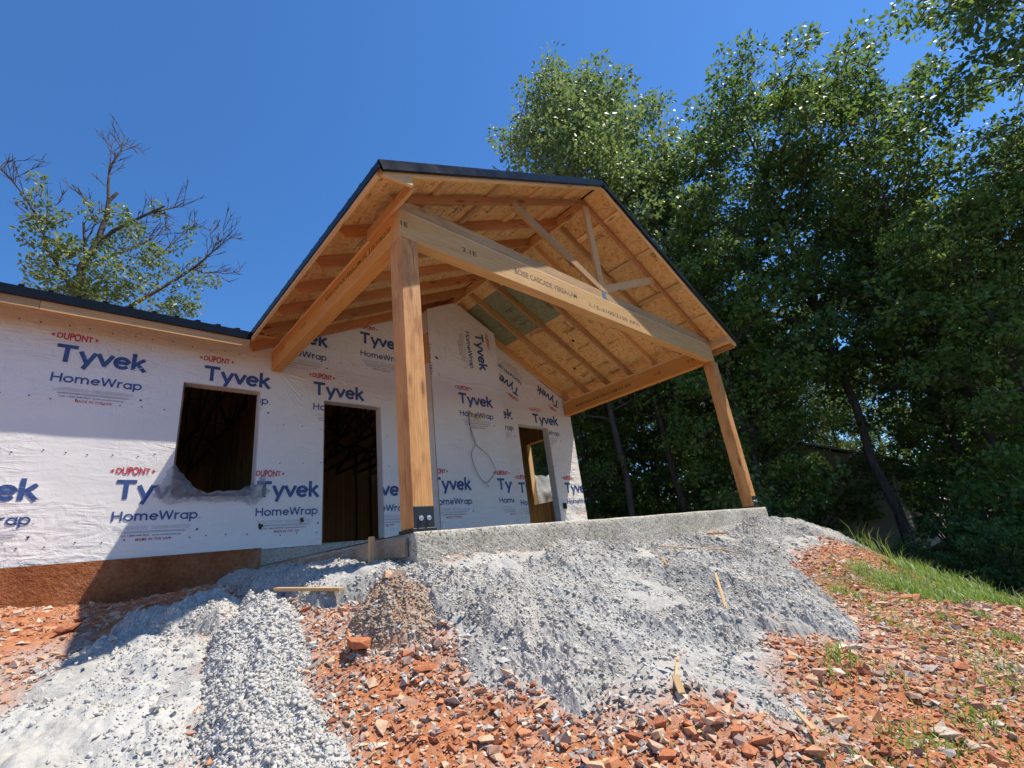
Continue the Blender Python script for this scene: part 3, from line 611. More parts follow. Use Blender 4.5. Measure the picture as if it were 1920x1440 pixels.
# chimney chase bump-out
C0, C1, CD = 2.60, 4.28, -.27
def cface(s, z, off=0.0): return (s, CD - .014 - float(wob(s + 20, z)) * 0.8 - off, z)
CS = [((XR, RZ - .16, 0), (ST, CT, 0)), ((XR, RZ - .16, 0), (-ST, CT, 0))]
wrapC = sheet('chase_wrap', lines(C0, C1, 34), lines(-.2, 4.5, 74), [], cface, house, CS)
def cside(s, z, off=0.0): return (C0 - .010 - float(wob(s + 40, z)) * 0.5 - off, s, z)
wrapCL = sheet('chase_wrap', lines(CD - .012, -.02, 8), lines(-.2, 4.06, 50, (2.98, 3.60)), [(CD - .05, 2.98, 0, 3.60)], cside, house)
box('chase_sheathing', (C0, CD, -.2), (C1, -.03, 2.8), 'osb', house, 0)
cv = [(C0, CD, 2.801), (C1, CD, 2.801), (C1, CD, roof_z(C1) - .17), (XR, CD, RZ - .17), (C0, CD, roof_z(C0) - .17)]; cv += [(a, -.03, c) for a, _, c in cv]
link('chase_sheathing', mesh('ch', cv, [(0, 1, 2, 3, 4), (9, 8, 7, 6, 5), (0, 5, 6, 1), (1, 6, 7, 2), (2, 7, 8, 3), (3, 8, 9, 4), (4, 9, 5, 0)]), 'osb', house)
CA = (C0, -.2, C1, 4.5)
for x, z in ((3.178, 2.47), (2.47, 0.87), (3.91, 0.87)): put_logo(wrapC, x, z, CA, [], cface)
put_logo(wrapC, 3.93, 3.86, (C0, 2.62, C1, 4.5), [], cface, -math.pi / 2 + .05, 1.0, CS)
put_logo(wrapC, 3.88, 5.22, (3.3, 2.62, C1, 4.5), [], cface, -math.pi / 2 + .05, 1.0, CS)
put_logo(wrapC, 2.98, 3.36, (C0, 2.62, 2.78, 4.5), [], cface, -math.pi / 2, 1.0, CS)
n = 26; V = []; Fc = []
for i in range(n + 1):
    s = C0 + (C1 - C0) * i / n; zz = 2.64 - .16 * (s - C0) / (C1 - C0) * 0 + .03 * math.sin(s * 7)
    V += [cface(s, zz, .002), cface(s, zz + .035, .009), cface(s, zz + .08, .001)]
    if i: b = 3 * i; Fc += [(b - 3, b, b + 1, b - 2), (b - 2, b + 1, b + 2, b - 1)]
link('wrap_lap', mesh('lap', V, Fc, True), 'house_wrap', wrapC)
for k in range(13):   # pulled creases on the upper chase sheet
    a = random.uniform(.06, .42); s0 = C0 + a * (C1 - C0); z0 = random.uniform(2.8, 3.5); l = random.uniform(.35, .8); an = random.uniform(1.1, 2.0)
    V = []; Fc = []
    for i in range(9):
        u = i / 8; s = min(max(s0 + math.cos(an) * l * u + .03 * math.sin(u * 5), C0 + .03), C1 - .03); z = z0 + math.sin(an) * l * u; z = min(z, roof_z(s) - .25); w = .030 * math.sin(math.pi * min(max(u, .02), .98))
        V += [cface(s - w, z, .001), cface(s, z, .004 + w * .75), cface(s + w, z, .001)]
        if i: b = 3 * i; Fc += [(b - 3, b - 2, b + 1, b), (b - 2, b - 1, b + 2, b + 1)]
    link('wrap_crease', mesh('crease', V, Fc, True), 'house_wrap', wrapC)
rr = random.Random(21)
for k in range(16):   # tension folds fanning out from the beam end and under the gable
    if k < 8: s0, z0, an, l = .12 + rr.uniform(-.05, .05), 2.42 + rr.uniform(-.08, .1), -rr.uniform(.15, 1.0), rr.uniform(.5, 1.1)
    else: s0, z0, an, l = rr.uniform(4.5, 6.3), rr.uniform(2.2, 2.7), rr.uniform(-.7, .1), rr.uniform(.3, .6)
    V = []; Fc = []
    for i in range(9):
        u = i / 8; s = s0 + math.cos(an) * l * u; z = z0 + math.sin(an) * l * u + .03 * u * u; w = .022 * math.sin(math.pi * min(max(u, .03), .97)); nx_, nz_ = -math.sin(an) * w, math.cos(an) * w
        if not freeat(s, z) or s > WR - .05 or (.48 < s < 1.5 and 1.65 < z < 2.56) or (5.25 < s < 6.3 and 1.7 < z < 2.56): break
        V += [front(s - nx_, z - nz_, .001), front(s, z, .004 + w * .6), front(s + nx_, z + nz_, .001)]
        if i: b = 3 * i; Fc += [(b - 3, b - 2, b + 1, b), (b - 2, b - 1, b + 2, b + 1)]
    if Fc: link('wrap_crease', mesh('crease', V, Fc, True), 'house_wrap', wrapR)
# foundation
def founda(x0, x1, mat, y=-.002):
    nx = int((x1 - x0) / .05); V = []; Fc = []
    for i in range(nx + 1):
        for j in range(13):
            x = x0 + (x1 - x0) * i / nx; z = -.015 - 1.1 * j / 12; V.append((x, y - .03 - float(fbm(np.array([x * 3.]), np.array([z * 3.]), 77)[0]) * .03 - (.03 if j > 6 else .0), z))
    for i in range(nx):
        for j in range(12): a = i * 13 + j; Fc.append((a, a + 1, a + 14, a + 13))
    link('foundation', mesh('foundation', V, Fc, True), mat, house)
founda(-6.5, 0.0, 'foundation_clay'); box('foundation_block', (HX0, 0.0, -1.2), (WR, 9, -.035), 'slab_concrete', house, 0)
box('floor_slab', (HX0 + .16, .16, -.03), (WR - .16, 8.88, -.004), 'slab_concrete', house, 0)
# main roof: low eave along the wrapped wall, covered with black ribbed metal
EY, EZ, MP = -.37, 2.80, 0.4167
def mz(y): return EZ + MP * (y - EY)
def plate(name, A, B, Cc, Dd, th, mat, parent):
    A, B, Cc, Dd = map(Vector, (A, B, Cc, Dd)); nn = (B - A).cross(Dd - A).normalized() * th; V = [A, B, Cc, Dd, A + nn, B + nn, Cc + nn, Dd + nn]
    return link(name, mesh(name, V, [(0, 3, 2, 1), (4, 5, 6, 7), (0, 1, 5, 4), (1, 2, 6, 5), (2, 3, 7, 6), (3, 0, 4, 7)]), mat, parent)
HXE = HX0 - .3
plate('roof_sheathing', (HXE, EY, EZ), (-.06, EY, EZ), (-.06, 4.5, mz(4.5)), (HXE, 4.5, mz(4.5)), .012, 'osb', house)
mroof = plate('roof_metal', (HXE, EY - .04, mz(EY - .04) + .015), (-.36, EY - .04, mz(EY - .04) + .015), (-.36, 4.5, mz(4.5) + .015), (HXE, 4.5, mz(4.5) + .015), .006, 'black_metal', house)
plate('roof_sheathing', (-.059, .16, mz(.16)), (WR + .3, .16, mz(.16)), (WR + .3, 4.5, mz(4.5)), (-.059, 4.5, mz(4.5)), .012, 'osb', house)
plate('roof_sheathing', (HXE, 4.5, mz(4.5)), (WR + .3, 4.5, mz(4.5)), (WR + .3, 9.4, EZ), (HXE, 9.4, EZ), .012, 'osb', house)
for k in range(34):
    x = -.55 - .2286 * k
    A = Vector((x, EY - .042, mz(EY - .042) + .033)); B = Vector((x, 4.4, mz(4.4) + .033)); member('roof_rib', A, B, .045, .022, 'black_metal', mroof)
box('eave_trim', (HXE, EY - .045, EZ - .108), (-.375, EY - .021, EZ + .006), 'black_metal', house, .004)
box('fascia', (HXE, EY - .018, EZ - .215), (-2.44, EY + .018, EZ - .003), 'lumber_weathered', house); box('fascia', (-2.437, EY - .018, EZ - .215), (-.392, EY + .018, EZ - .003), 'lumber', house)
for k in range(15):
    x = -.62 - .61 * k; member('rafter_tail', (x, EY + .02, EZ - .072), (x, 0.004, mz(0) - .072), .038, .138, 'lumber_red', house)
# interior framing seen through the openings
def truss_mesh():
    parts = []
    def bar(a, b, w=.038, h=.09):
        m, L = frame(a, b, (1, 0, 0)); V = [m @ Vector((sx * L / 2, sy * h / 2, sz * w / 2)) for sx in (-1, 1) for sy in (-1, 1) for sz in (-1, 1)]
        parts.append((V, [(0, 1, 3, 2), (4, 6, 7, 5), (0, 4, 5, 1), (2, 3, 7, 6), (0, 2, 6, 4), (1, 5, 7, 3)]))
    bar((0, .16, 2.80), (0, 8.9, 2.80)); bar((0, .17, 2.90), (0, 4.5, 4.68)); bar((0, 8.85, 2.90), (0, 4.5, 4.68))
    for a, b in (((0, 1.6, 2.85), (0, 1.6, 3.45)), ((0, 1.6, 3.45), (0, 3.0, 2.85)), ((0, 3.0, 2.85), (0, 3.0, 4.0)), ((0, 3.0, 4.0), (0, 4.5, 2.85)), ((0, 4.5, 2.85), (0, 4.5, 4.6)), ((0, 4.5, 2.85), (0, 6.0, 4.0)), ((0, 6.0, 4.0), (0, 6.0, 2.85)), ((0, 6, 2.85), (0, 7.4, 3.45))): bar(a, b, .038, .07)
    return mesh('truss', *merge(parts))
tm = truss_mesh()
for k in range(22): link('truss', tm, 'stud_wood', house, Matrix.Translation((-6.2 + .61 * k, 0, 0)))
def studs(p0, p1, step=.406, z1=2.74, gap=None):
    L = math.dist(p0, p1); n = int(L / step); d = [(b - a) / L for a, b in zip(p0, p1)]
    along = 0 if abs(d[0]) > .5 else 1
    for k in range(n + 1):
        c = [a + q * step * k for a, q in zip(p0, d)]
        if gap and gap[0] < step * k < gap[1]: continue
        wx, wy = (.019, .045) if along == 0 else (.045, .019)
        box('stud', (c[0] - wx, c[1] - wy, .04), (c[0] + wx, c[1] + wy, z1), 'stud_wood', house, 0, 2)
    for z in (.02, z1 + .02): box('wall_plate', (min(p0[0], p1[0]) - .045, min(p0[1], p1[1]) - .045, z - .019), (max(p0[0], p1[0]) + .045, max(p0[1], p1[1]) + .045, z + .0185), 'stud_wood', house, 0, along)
studs((0.42, .28), (0.42, 5.2)); studs((0.6, 5.4), (6.4, 5.4), gap=(2.0, 3.1)); studs((4.6, .3), (4.6, 5.2), gap=(1.6, 2.6)); studs((-5.8, 5.0), (.3, 5.0))
box('partition_board', (0.47, .3, .05), (0.482, 4.0, 2.7), 'osb', house, 0)

# ------------------------------------------------------------------ porch
porch = thing('porch', 'open timber gable porch with black metal roof on a concrete slab', 'porch', (XR, -1.9, -.6))
# slab with rough cast face
def slab():
    x0, x1, y0, y1, zt, zb = -.02, 6.86, -3.745, -.05, -.232, -.75
    V = []; Fc = []; N = 260; prof = [(0.05, 0.0), (0.02, -.002), (.006, -.008), (0, -.022), (0, -.07), (0, -.13), (0, -.19), (0, -.26), (0, -.34), (0, -.5)]
    per = [(x0 + (x1 - x0) * i / N, y0, 0, -1) for i in range(N + 1)] + [(x1, y0 + (y1 - y0) * i / 60, 1, 0) for i in range(1, 61)] + [(x1 - (x1 - x0) * i / 20, y1, 0, 1) for i in range(1, 21)] + [(x0, y1 - (y1 - y0) * i / 100, -1, 0) for i in range(1, 100)]
    K = len(prof)
    for (x, y, a, b) in per:
        wv = .003 * math.sin(x * 1.7) + .0015 * math.sin(x * 7.1 + y * 3)
        for (ins, dz) in prof:
            r = (float(fbm(np.array([x * 9 + y * 9]), np.array([dz * 14.]), 55, 4)[0]) - .46) * (.020 if dz < -.03 else .004) if dz else 0
            fl = max(0, (x - 6.75)) * max(0, -dz - .1) * 6
            V.append((x - a * ins + a * (r + fl), y - b * ins + b * r, zt + dz + (wv if dz > -.3 else 0)))
    n = len(per)
    for i in range(n):
        j = (i + 1) % n
        for k in range(K - 1): Fc.append((i * K + k, i * K + k + 1, j * K + k + 1, j * K + k))
    Fc.append(tuple(i * K for i in range(n)))
    me = mesh('slab', V, Fc, False); me.polygons.foreach_set('use_smooth', [True] * (len(me.polygons) - 1) + [False]); return me
link('concrete_slab', slab(), 'slab_concrete', porch)
HB = 2.4375; LT = 2.74; PT = 2.775
def post(x0, y0, lab):
    p = box('post', (x0, y0, -.205), (x0 + .19, y0 + .19, HB - .001), 'post_wood', porch, .005, 2); p['label'] = lab
    box('base_plate', (x0 - .012, y0 - .012, -.228), (x0 + .202, y0 + .202, -.206), 'bracket_black', p, .003)
    br = box('post_bracket', (x0 + .004, y0 - .007, -.205), (x0 + .186, y0 - .0005, -.045), 'bracket_black', p, .003)
    for dx in (.06, .13):
        V, Fc = tube([(x0 + dx, y0 - .0255, -.135), (x0 + dx, y0 - .021, -.135), (x0 + dx, y0 - .0205, -.135), (x0 + dx, y0 - .0075, -.135)], [.001, .012, .020, .020], 10)
        link('bolt', mesh('bolt', V, Fc), 'bolt_steel', p)
        V, Fc = tube([(x0 + dx, y0 - .034, -.135), (x0 + dx, y0 - .0255, -.135)], [.007, .008], 6); link('bolt_end', mesh('bolt', V, Fc), 'bolt_steel', p)
    return p
post(0.0, -D_ + .001, 'thick square timber post at the near porch corner'); post(6.50, -D_ + .001, 'square timber post at the far porch corner')
fb = box('front_beam', (0.001, -D_, HB), (6.60, -D_ + .133, LT), 'beam_tan', porch, .003)
lb = box('side_beam', (0.0, -D_ + .135, HB), (.14, -.035, LT), 'beam_orange', porch, .003, 1); rb = box('side_beam', (6.49, -D_ + .135, HB), (6.63, -.035, LT), 'beam_orange', porch, .003, 1)
for x in (0.0, 6.49): box('top_plate', (x - .004, -D_ + .136, LT + .001), (x + .144, -.036, LT + .037), 'lumber_pale', porch, .002, 1)
box('top_plate', (.012, -D_ + .004, LT + .001), (6.59, -D_ + .11, LT + .020), 'lumber_pale', porch, .002)
lf = lambda s, z: (-.0015, -s, z)
ff = lambda s, z: (s, -D_ - .0015, z)
rf = lambda s, z: (6.4885, -s, z)
stamp(lb, 'BOISE CASCADE VERSA-LAM LVL  2.1E-3100/2150', 1.98, 3.54, HB + .165, .055, lf, bold=.012)
for s in (.40, 1.20): stamp(lb, '2.1E', s, s + .14, HB + .155, .045, lf)
stamp(fb, '1E', .015, .09, HB + .125, .055, ff); stamp(fb, '2.1E', .74, .93, HB + .12, .055, ff)
stamp(fb, 'BOISE CASCADE VERSA-LAM', 1.50, 2.62, HB + .12, .075, ff, 'stamp_faint', .012); stamp(fb, '2.1E-3100/2150 APA', 2.85, 4.1, HB + .09, .055, ff, 'stamp_faint', .008)
for s in (2.50, 3.24): stamp(rb, '2.1E', s, s + .16, HB + .125, .055, rf)
stamp(rb, 'BOISE CASCADE VERSA-LAM LVL APA', .42, 1.95, HB + .11, .055, rf)
# roof surfaces. side -1 = slope above the near beam, +1 = far slope
OV = 0.35; YF = -D_ - .336; YB = -.02; SLOPE = (XR + OV) / CT
def rp(side, d, y, off=0.0):
    """point on the roof underside, d metres down the slope from the ridge, off metres above it"""
    return Vector((XR + side * (d * CT + off * ST), y, RZ - d * ST + off * CT))
def panel(side, d0, d1, y0, y1, mat, name, t0=0.0, t1=.012):
    g = .0018; A = rp(side, (d0 + d1) / 2, (y0 + y1) / 2, (t0 + t1) / 2); x = Vector((0, 1, 0)); z = Vector((side * ST, 0, CT)); y = z.cross(x)
    m = Matrix((x, y, z)).transposed().to_4x4(); m.translation = A
    return link(name, box_mesh(abs(y1 - y0) - 2 * g, d1 - d0 - 2 * g, t1 - t0, 0), mat, porch, m)
ROWS = [(0.02, SLOPE - 3.66), (SLOPE - 3.66, SLOPE - 2.44), (SLOPE - 2.44, SLOPE - 1.22), (SLOPE - 1.22, SLOPE)]
PANELS = []
for side in (-1, 1):
    for i, (d0, d1) in enumerate(ROWS):
        ysp = [YF, -1.6, YB] if i % 2 == 0 else [YF, -2.82, -.38, YB]
        if side == 1 and i == 1: ysp = [YF, -1.74, YB]
        for a, b in zip(ysp[:-1], ysp[1:]):
            PANELS.append((side, panel(side, d0, d1, a, b, 'osb_green' if side == 1 and i == 1 and a > -2 else 'osb', 'sheathing_panel')))
    mt = panel(side, 0.0, SLOPE + .035, YF - .03, .10, 'black_metal', 'roof_metal', .015, .021)
    for k in range(18):
        y = YF + .10 + .2286 * k
        if y < .08: member('roof_rib', rp(side, .05, y, .031), rp(side, SLOPE + .037, y, .031), .045, .022, 'black_metal', mt, up=(side * ST, 0, CT))
    # rafters, ridge to fascia
    for y in (-3.09, -2.48, -1.87, -1.26, -.65, -.06):
        member('rafter', rp(side, .02, y, -.0705), rp(side, SLOPE - .02, y, -.0705), .038, .140, 'lumber_red' if side < 0 else 'lumber', porch, up=(side * ST, 0, CT))
    # fly rafter on the gable edge, eave fascia and black trim
    member('fly_rafter', rp(side, .01, YF + .019, -.0455), rp(side, SLOPE - .0, YF + .019, -.0455), .038, .089, 'lumber_pale', porch, up=(side * ST, 0, CT))
    xe = XR + side * (XR + OV + .019); ze = roof_z(xe)
    box('fascia', (xe - .018, YF + .04, ze - .094), (xe + .018, -.36 if side < 0 else -.06, ze + .004), 'lumber_pale' if side < 0 else 'lumber', porch, .003, 1)
    xt = xe + side * .025
    box('eave_trim', (xt - .006, YF - .03, ze - .060), (xt + .006, -.36, ze + .024), 'black_metal', porch, .002, 1)
    member('rake_trim', rp(side, 0.0, YF - .022, -.012), rp(side, SLOPE + .04, YF - .022, -.012), .03, .100, 'black_metal', porch, up=(side * ST, 0, CT))
    # flat lookouts carrying the overhang
    for d in (.55, 1.42, 2.30, 3.18):
        member('lookout', rp(side, d, YF + .045, -.0205), rp(side, d, -3.115, -.0205), .089, .038, 'lumber_pale', porch, up=(side * ST, 0, CT))
    # front truss chord and strut
    ty = -D_ + .03
    member('truss_chord', rp(side, .02, ty, -.087), rp(side, 3.80, ty, -.087), .038, .089, 'lumber_red', porch, up=(side * ST, 0, CT))
    member('truss_web', (XR + side * .05, ty, 2.95), (XR + side * 1.66, ty, 3.66), .045, .125, 'lumber', porch)
for side in (-1, 1): member('ridge_cap', rp(side, -.027, (YF + .10) / 2 - .015, .050), rp(side, .14, (YF + .10) / 2 - .015, .046), abs(YF) + .16, .004, 'black_metal', porch, up=(side * ST, 0, CT), bev=0)
box('ridge_board', (XR - .019, -3.64, RZ - .20), (XR + .019, -.03, RZ - .022), 'lumber', porch, .003, 1)
ty = -D_ + .03
box('truss_bottom_chord', (.02, ty - .019, LT + .022), (6.60, ty + .019, LT + .160), 'lumber_weathered', porch)
member('king_post', (XR, ty, 2.905), (XR, ty - .003, 4.42), .045, .125, 'lumber', porch, up=(1, 0, 0))
box('gusset_plate', (XR - .045, ty - .0225, LT + .03), (XR + .045, ty - .0195, LT + .25), 'galvanised', porch, 0)
# cornice returns at both gable corners
for side in (-1, 1):
    xb = 0.0 if side < 0 else 6.63; xs_ = -1 if side < 0 else 1
    member('cornice_outrigger', (xb + xs_ * .022, YF + .05, LT + .055), (xb + xs_ * .022, -3.12 if side < 0 else -3.3, LT + .055), .036, .12, 'lumber', porch)
    member('cornice_block', (xb + xs_ * .045, YF + .021, LT + .048), (xb + xs_ * (OV - .005), YF + .021, roof_z(xb + xs_ * OV) - .052), .036, .085, 'lumber_pale', porch)
# black grade stamps on the underside of the panels
def grade_marks(side, d, y, seed, parent, rot=0.0):
    r = random.Random(seed); L = []; yy = 0
    for ln in range(r.choice((2, 3, 3))):
        x = 0
        while x < r.uniform(.16, .34):
            w = r.choice((.010, .014, .022, .034)); hh = r.choice((.012, .018, .018)); L.append((x, yy, x + w, yy + hh)); x += w + r.choice((.006, .01, .02))
        yy += .030
    if r.random() < .6: L.append((-.02, -.01, -.013, .085))
    c, s = math.cos(rot), math.sin(rot); V = []; Fc = []
    for (a, b, cc, dd) in L:
        o = len(V)
        for (u, v) in ((a, b), (cc, b), (cc, dd), (a, dd)): V.append(rp(side, d + u * s + v * c, y + u * c - v * s, -.0018))
        Fc.append((o, o + 1, o + 2, o + 3))
    link('grade_stamp', mesh('marks', V, Fc), 'stamp_ink', parent)
rs = random.Random(5)
for side in (-1, 1):
    ps = [p for s_, p in PANELS if s_ == side]
    for k in range(34):
        d = rs.uniform(.5, 3.7); y = rs.choice((-3.98, -3.5, -2.95, -2.35, -1.72, -1.12, -.52)) + rs.uniform(0, .12)
        grade_marks(side, d, y, k + 100 * side, ps[k % len(ps)], rs.choice((0, 0, math.pi / 2)))
for (d, y, r_) in ((2.35, -1.45, .035), (3.05, -.9, .03)):
    V, Fc = tube([rp(1, d, y, -.002), rp(1, d, y, -.004)], [r_, r_], 12); Fc.append(tuple(range(12, 24))); link('vent_hole_cap', mesh('cap', V, Fc), 'tar_black', porch)

# ------------------------------------------------------------------ loose things about the house
def curve_thing(name, pts, r, mat, label, cat, parent=None, sides=6):
    P = [Vector(p) for p in pts]; Q = []
    for i in range(len(P) - 1):   # Catmull-Rom
        a, b, c, d = P[max(i - 1, 0)], P[i], P[i + 1], P[min(i + 2, len(P) - 1)]
        for k in range(6):
            u = k / 6; Q.append(0.5 * ((2 * b) + (c - a) * u + (2 * a - 5 * b + 4 * c - d) * u * u + (3 * b - a - 3 * c + d) * u ** 3))
    Q.append(P[-1]); V, Fc = tube(Q, [r] * len(Q), sides); o = link(name, mesh(name, V, Fc, True), mat, parent)
    if label: tag(o, label, cat)
    return o
cy = CD - .045
cab = thing('cable', 'grey electric cable hanging in a loop on the white chase', 'cable', (3.4, cy, 1.5))
curve_thing('cable_run', [(3.36, cy + .02, 2.12), (3.38, cy, 1.98), (3.36, cy - .01, 1.75), (3.46, cy, 1.50), (3.72, cy - .02, 1.28), (3.86, cy - .01, 1.02), (3.72, cy, .84), (3.58, cy, .80), (3.40, cy - .01, 1.0), (3.34, cy, 1.3), (3.44, cy - .01, 1.52), (3.36, cy, 1.85), (3.36, cy + .02, 2.13)], .006, 'cable_grey', None, None, cab)
curve_thing('cable_tail', [(3.58, cy, .80), (3.66, cy - .02, .72)], .006, 'cable_grey', None, None, cab)
for k in range(3): curve_thing('cable_tail', [(3.40, cy + .02, 2.14), (3.52, cy - .03, 2.02 - .03 * k), (3.66, cy - .05, 2.0 + .05 * k), (3.74, cy - .02, 2.10 - .02 * k)], .005, 'cable_yellow', None, None, cab)
bx = thing('junction_box', 'small black electrical box with a thin wire near the wall corner', 'electrical box', (5.97, -.03, .36))
box('box_body', (5.95, -.075, .30), (6.02, -.022, .42), 'tar_black', bx, .004); curve_thing('wire', [(6.0, -.07, .36), (6.2, -.1, .33), (6.4, -.09, .25), (6.62, -.08, .22), (6.72, -.05, .2)], .004, 'cable_grey', None, None, bx, 5)
for (x, z, lab) in ((.50, .31, 'black tar blob on the wrap beside the door'), (-.02, .255, 'small dark smear on the wrap between window and door')):
    V = []; Fc = []; r0 = random.Random(int(x * 100)); n = 12
    V.append((x, -.045, z))
    for k in range(n):
        rr = r0.uniform(.018, .042); V.append((x + rr * .8 * math.cos(2 * math.pi * k / n), -.024, z + rr * 1.3 * math.sin(2 * math.pi * k / n)))
    Fc = [(0, 1 + k, 1 + (k + 1) % n) for k in range(n)]; tag(link('tar_blob', mesh('tar', V, Fc, True), 'tar_black'), lab, 'tar')
# torn plastic over the window sill
def film_sheet(name, ctrl, mat, label, seed, amp=.03, sub=10):
    rows = len(ctrl); cols = len(ctrl[0]); V = []; Fc = []; n = (cols - 1) * sub + 1; m_ = (rows - 1) * sub + 1
    for i in range(m_):
        for j in range(n):
            a, b = i / sub, j / sub; i0 = min(int(a), rows - 2); j0 = min(int(b), cols - 2); u = a - i0; v = b - j0
            p = (Vector(ctrl[i0][j0]) * (1 - v) + Vector(ctrl[i0][j0 + 1]) * v) * (1 - u) + (Vector(ctrl[i0 + 1][j0]) * (1 - v) + Vector(ctrl[i0 + 1][j0 + 1]) * v) * u
            q = np.array([a * 1.8 + seed]); w = np.array([b * 1.7]); p += Vector((float(fbm(q, w, seed)[0]) - .45, float(fbm(q * 1.7, w * 1.3, seed + 3)[0]) - .45, float(fbm(q, w * 2, seed + 6)[0]) - .45)) * amp * 2
            V.append(p)
    for i in range(m_ - 1):
        for j in range(n - 1): k = i * n + j; Fc.append((k, k + 1, k + n + 1, k + n))
    return tag(link(name, mesh(name, V, Fc, True), mat), label, 'plastic sheet')
film_sheet('plastic_sheet', [[(-1.08, -.03, 1.06), (-.92, .05, .92), (-.74, .08, .74), (-.55, .06, .70), (-.30, .06, .71), (-.13, .02, .82), (-.04, -.03, .93)], [(-1.10, -.09, .83), (-.93, -.12, .82), (-.74, -.09, .68), (-.55, -.11, .67), (-.30, -.09, .665), (-.14, -.12, .70), (-.01, -.08, .80)], [(-1.20, -.04, .66), (-1.0, -.07, .53), (-.76, -.05, .60), (-.55, -.07, .575), (-.28, -.05, .585), (-.12, -.08, .53), (.06, -.04, .70)]], 'plastic_clear', 'torn clear plastic film sagging over the sill of the square window', 11, .06)
film_sheet('plastic_sheet', [[(WR + .03, SW[0] - .1, 1.32), (WR + .05, 1.1, 1.24), (WR + .03, SW[2] + .05, 1.36)], [(WR + .03, SW[0] - .08, .9), (WR + .10, 1.1, .86), (WR + .03, SW[2] + .03, .92)], [(WR + .02, SW[0] - .08, .5), (WR + .03, 1.1, .48), (WR + .02, SW[2] + .05, .5)]], 'plastic_milky', 'milky plastic film hung across the far window seen through the doorway', 31, .05)
# form board, stake and scraps
V = []; Fc = []; n = 24
for i in range(n + 1):
    y = -3.66 + 3.55 * i / n; bow = -.055 - .05 * math.sin(math.pi * i / n); z0 = -.40 + .012 * math.sin(i * .5); z1 = z0 + .135 + .006 * math.sin(i * .9)
    V += [(bow, y, z0), (bow, y, z1), (bow + .022, y, z1), (bow + .022, y, z0)]
    if i:
        b = 4 * i
        for k in range(4): Fc.append((b - 4 + k, b + k, b + (k + 1) % 4, b - 4 + (k + 1) % 4))
Fc += [(0, 1, 2, 3), (4 * n + 3, 4 * n + 2, 4 * n + 1, 4 * n)]
tag(link('form_board', mesh('form_board', V, Fc), 'board_grey'), 'long grey form board bowed along the side of the slab', 'board')
tag(member('wooden_stake', (-.16, -3.32, -.62), (-.15, -3.33, -.215), .045, .035, 'scrap_wood', None, up=(1, 0, 0)), 'short upright wooden stake holding the form board', 'stake')
def scrap(a, b, w, t_, lab, mat='scrap_wood', dz=(.06, .06), name='wood_scrap'):
    A = (a[0], a[1], hz(*a) + dz[0]); B = (b[0], b[1], hz(*b) + dz[1]); return tag(member(name, A, B, w, t_, mat), lab, 'wood scrap')
scrap((-.78, -3.17), (-.56, -3.72), .05, .022, 'short flat board lying between the white ridge and the slab', dz=(.10, .10))
scrap((1.02, -5.44), (1.20, -5.34), .018, .010, 'thin pale lath leaning upright out of the grey spill', dz=(.10, .25))
scrap((.16, -5.54), (.40, -5.44), .014, .006, 'split sliver of wood at the lower edge of the grey spill', dz=(.06, .05))
scrap((.12, -5.59), (.19, -5.53), .032, .010, 'broad pale wood chip on the red stones below the spill', dz=(.06, .08))
scrap((.24, -6.04), (.32, -5.96), .020, .008, 'pale offcut lying among weeds at the lower right', dz=(.07, .07))
scrap((2.35, -4.30), (3.05, -4.62), .022, .01, 'long thin stick lying below the front of the slab', dz=(.12, .13)); scrap((2.9, -4.4), (3.1, -4.75), .02, .01, 'short stick near the long thin stick on grey spill', dz=(.13, .12))
scrap((1.62, -4.72), (1.46, -4.86), .018, .01, 'tiny pale splinter in the middle of the grey spill', dz=(.14, .13)); scrap((3.7, -4.15), (3.95, -4.25), .06, .02, 'small reddish wood block beneath the far slab face', 'lumber_red', (.13, .13))
scrap((6.1, -.35), (6.4, -.3), .06, .04, 'orange wood offcut on the slab by the wall corner', 'lumber', (-.205 - hz(6.1, -.35), -.205 - hz(6.4, -.3)))

# ------------------------------------------------------------------ stones
def ground_z(x, y):
    x = np.asarray(x, float); y = np.asarray(y, float)
    return hterr(x, y) + (fbm(x * 2.2, y * 2.2, 3) - 0.47) * 0.10 + (fbm(x * 9, y * 9, 9, 3) - 0.44) * 0.035 + lumps(x, y, 0.10, 20) * 0.22 + lumps(x, y, 0.055, 24) * 0.35
def rock_geo(seed):
    """broken angular block: hull of the jittered corners of a skewed box"""
    r = random.Random(seed); bm = bmesh.new(); s = (r.uniform(.75, 1.15), r.uniform(.5, .85), r.uniform(.32, .62)); sk = r.uniform(-.35, .35)
    for k in range(8):
        c = [((k >> i) & 1) * 2 - 1 for i in range(3)]; j = [r.uniform(.35, 1.05) for _ in range(3)]; bm.verts.new((c[0] * s[0] * j[0] + sk * c[2] * .5, c[1] * s[1] * j[1], c[2] * s[2] * j[2]))
    for k in range(5):
        u = Vector((r.uniform(-1, 1), r.uniform(-1, 1), r.uniform(-1, 1))).normalized(); bm.verts.new((u.x * s[0] * 1.12, u.y * s[1] * 1.12, u.z * s[2] * 1.2))
    bmesh.ops.convex_hull(bm, input=bm.verts); bmesh.ops.triangulate(bm, faces=bm.faces)
    loose = [v for v in bm.verts if not v.link_faces]; bmesh.ops.delete(bm, geom=loose, context='VERTS'); bm.verts.index_update()
    out = (np.array([v.co for v in bm.verts]), np.array([[v.index for v in f.verts] for f in bm.faces])); bm.free(); return out
ROCKS = [rock_geo(k) for k in range(14)]
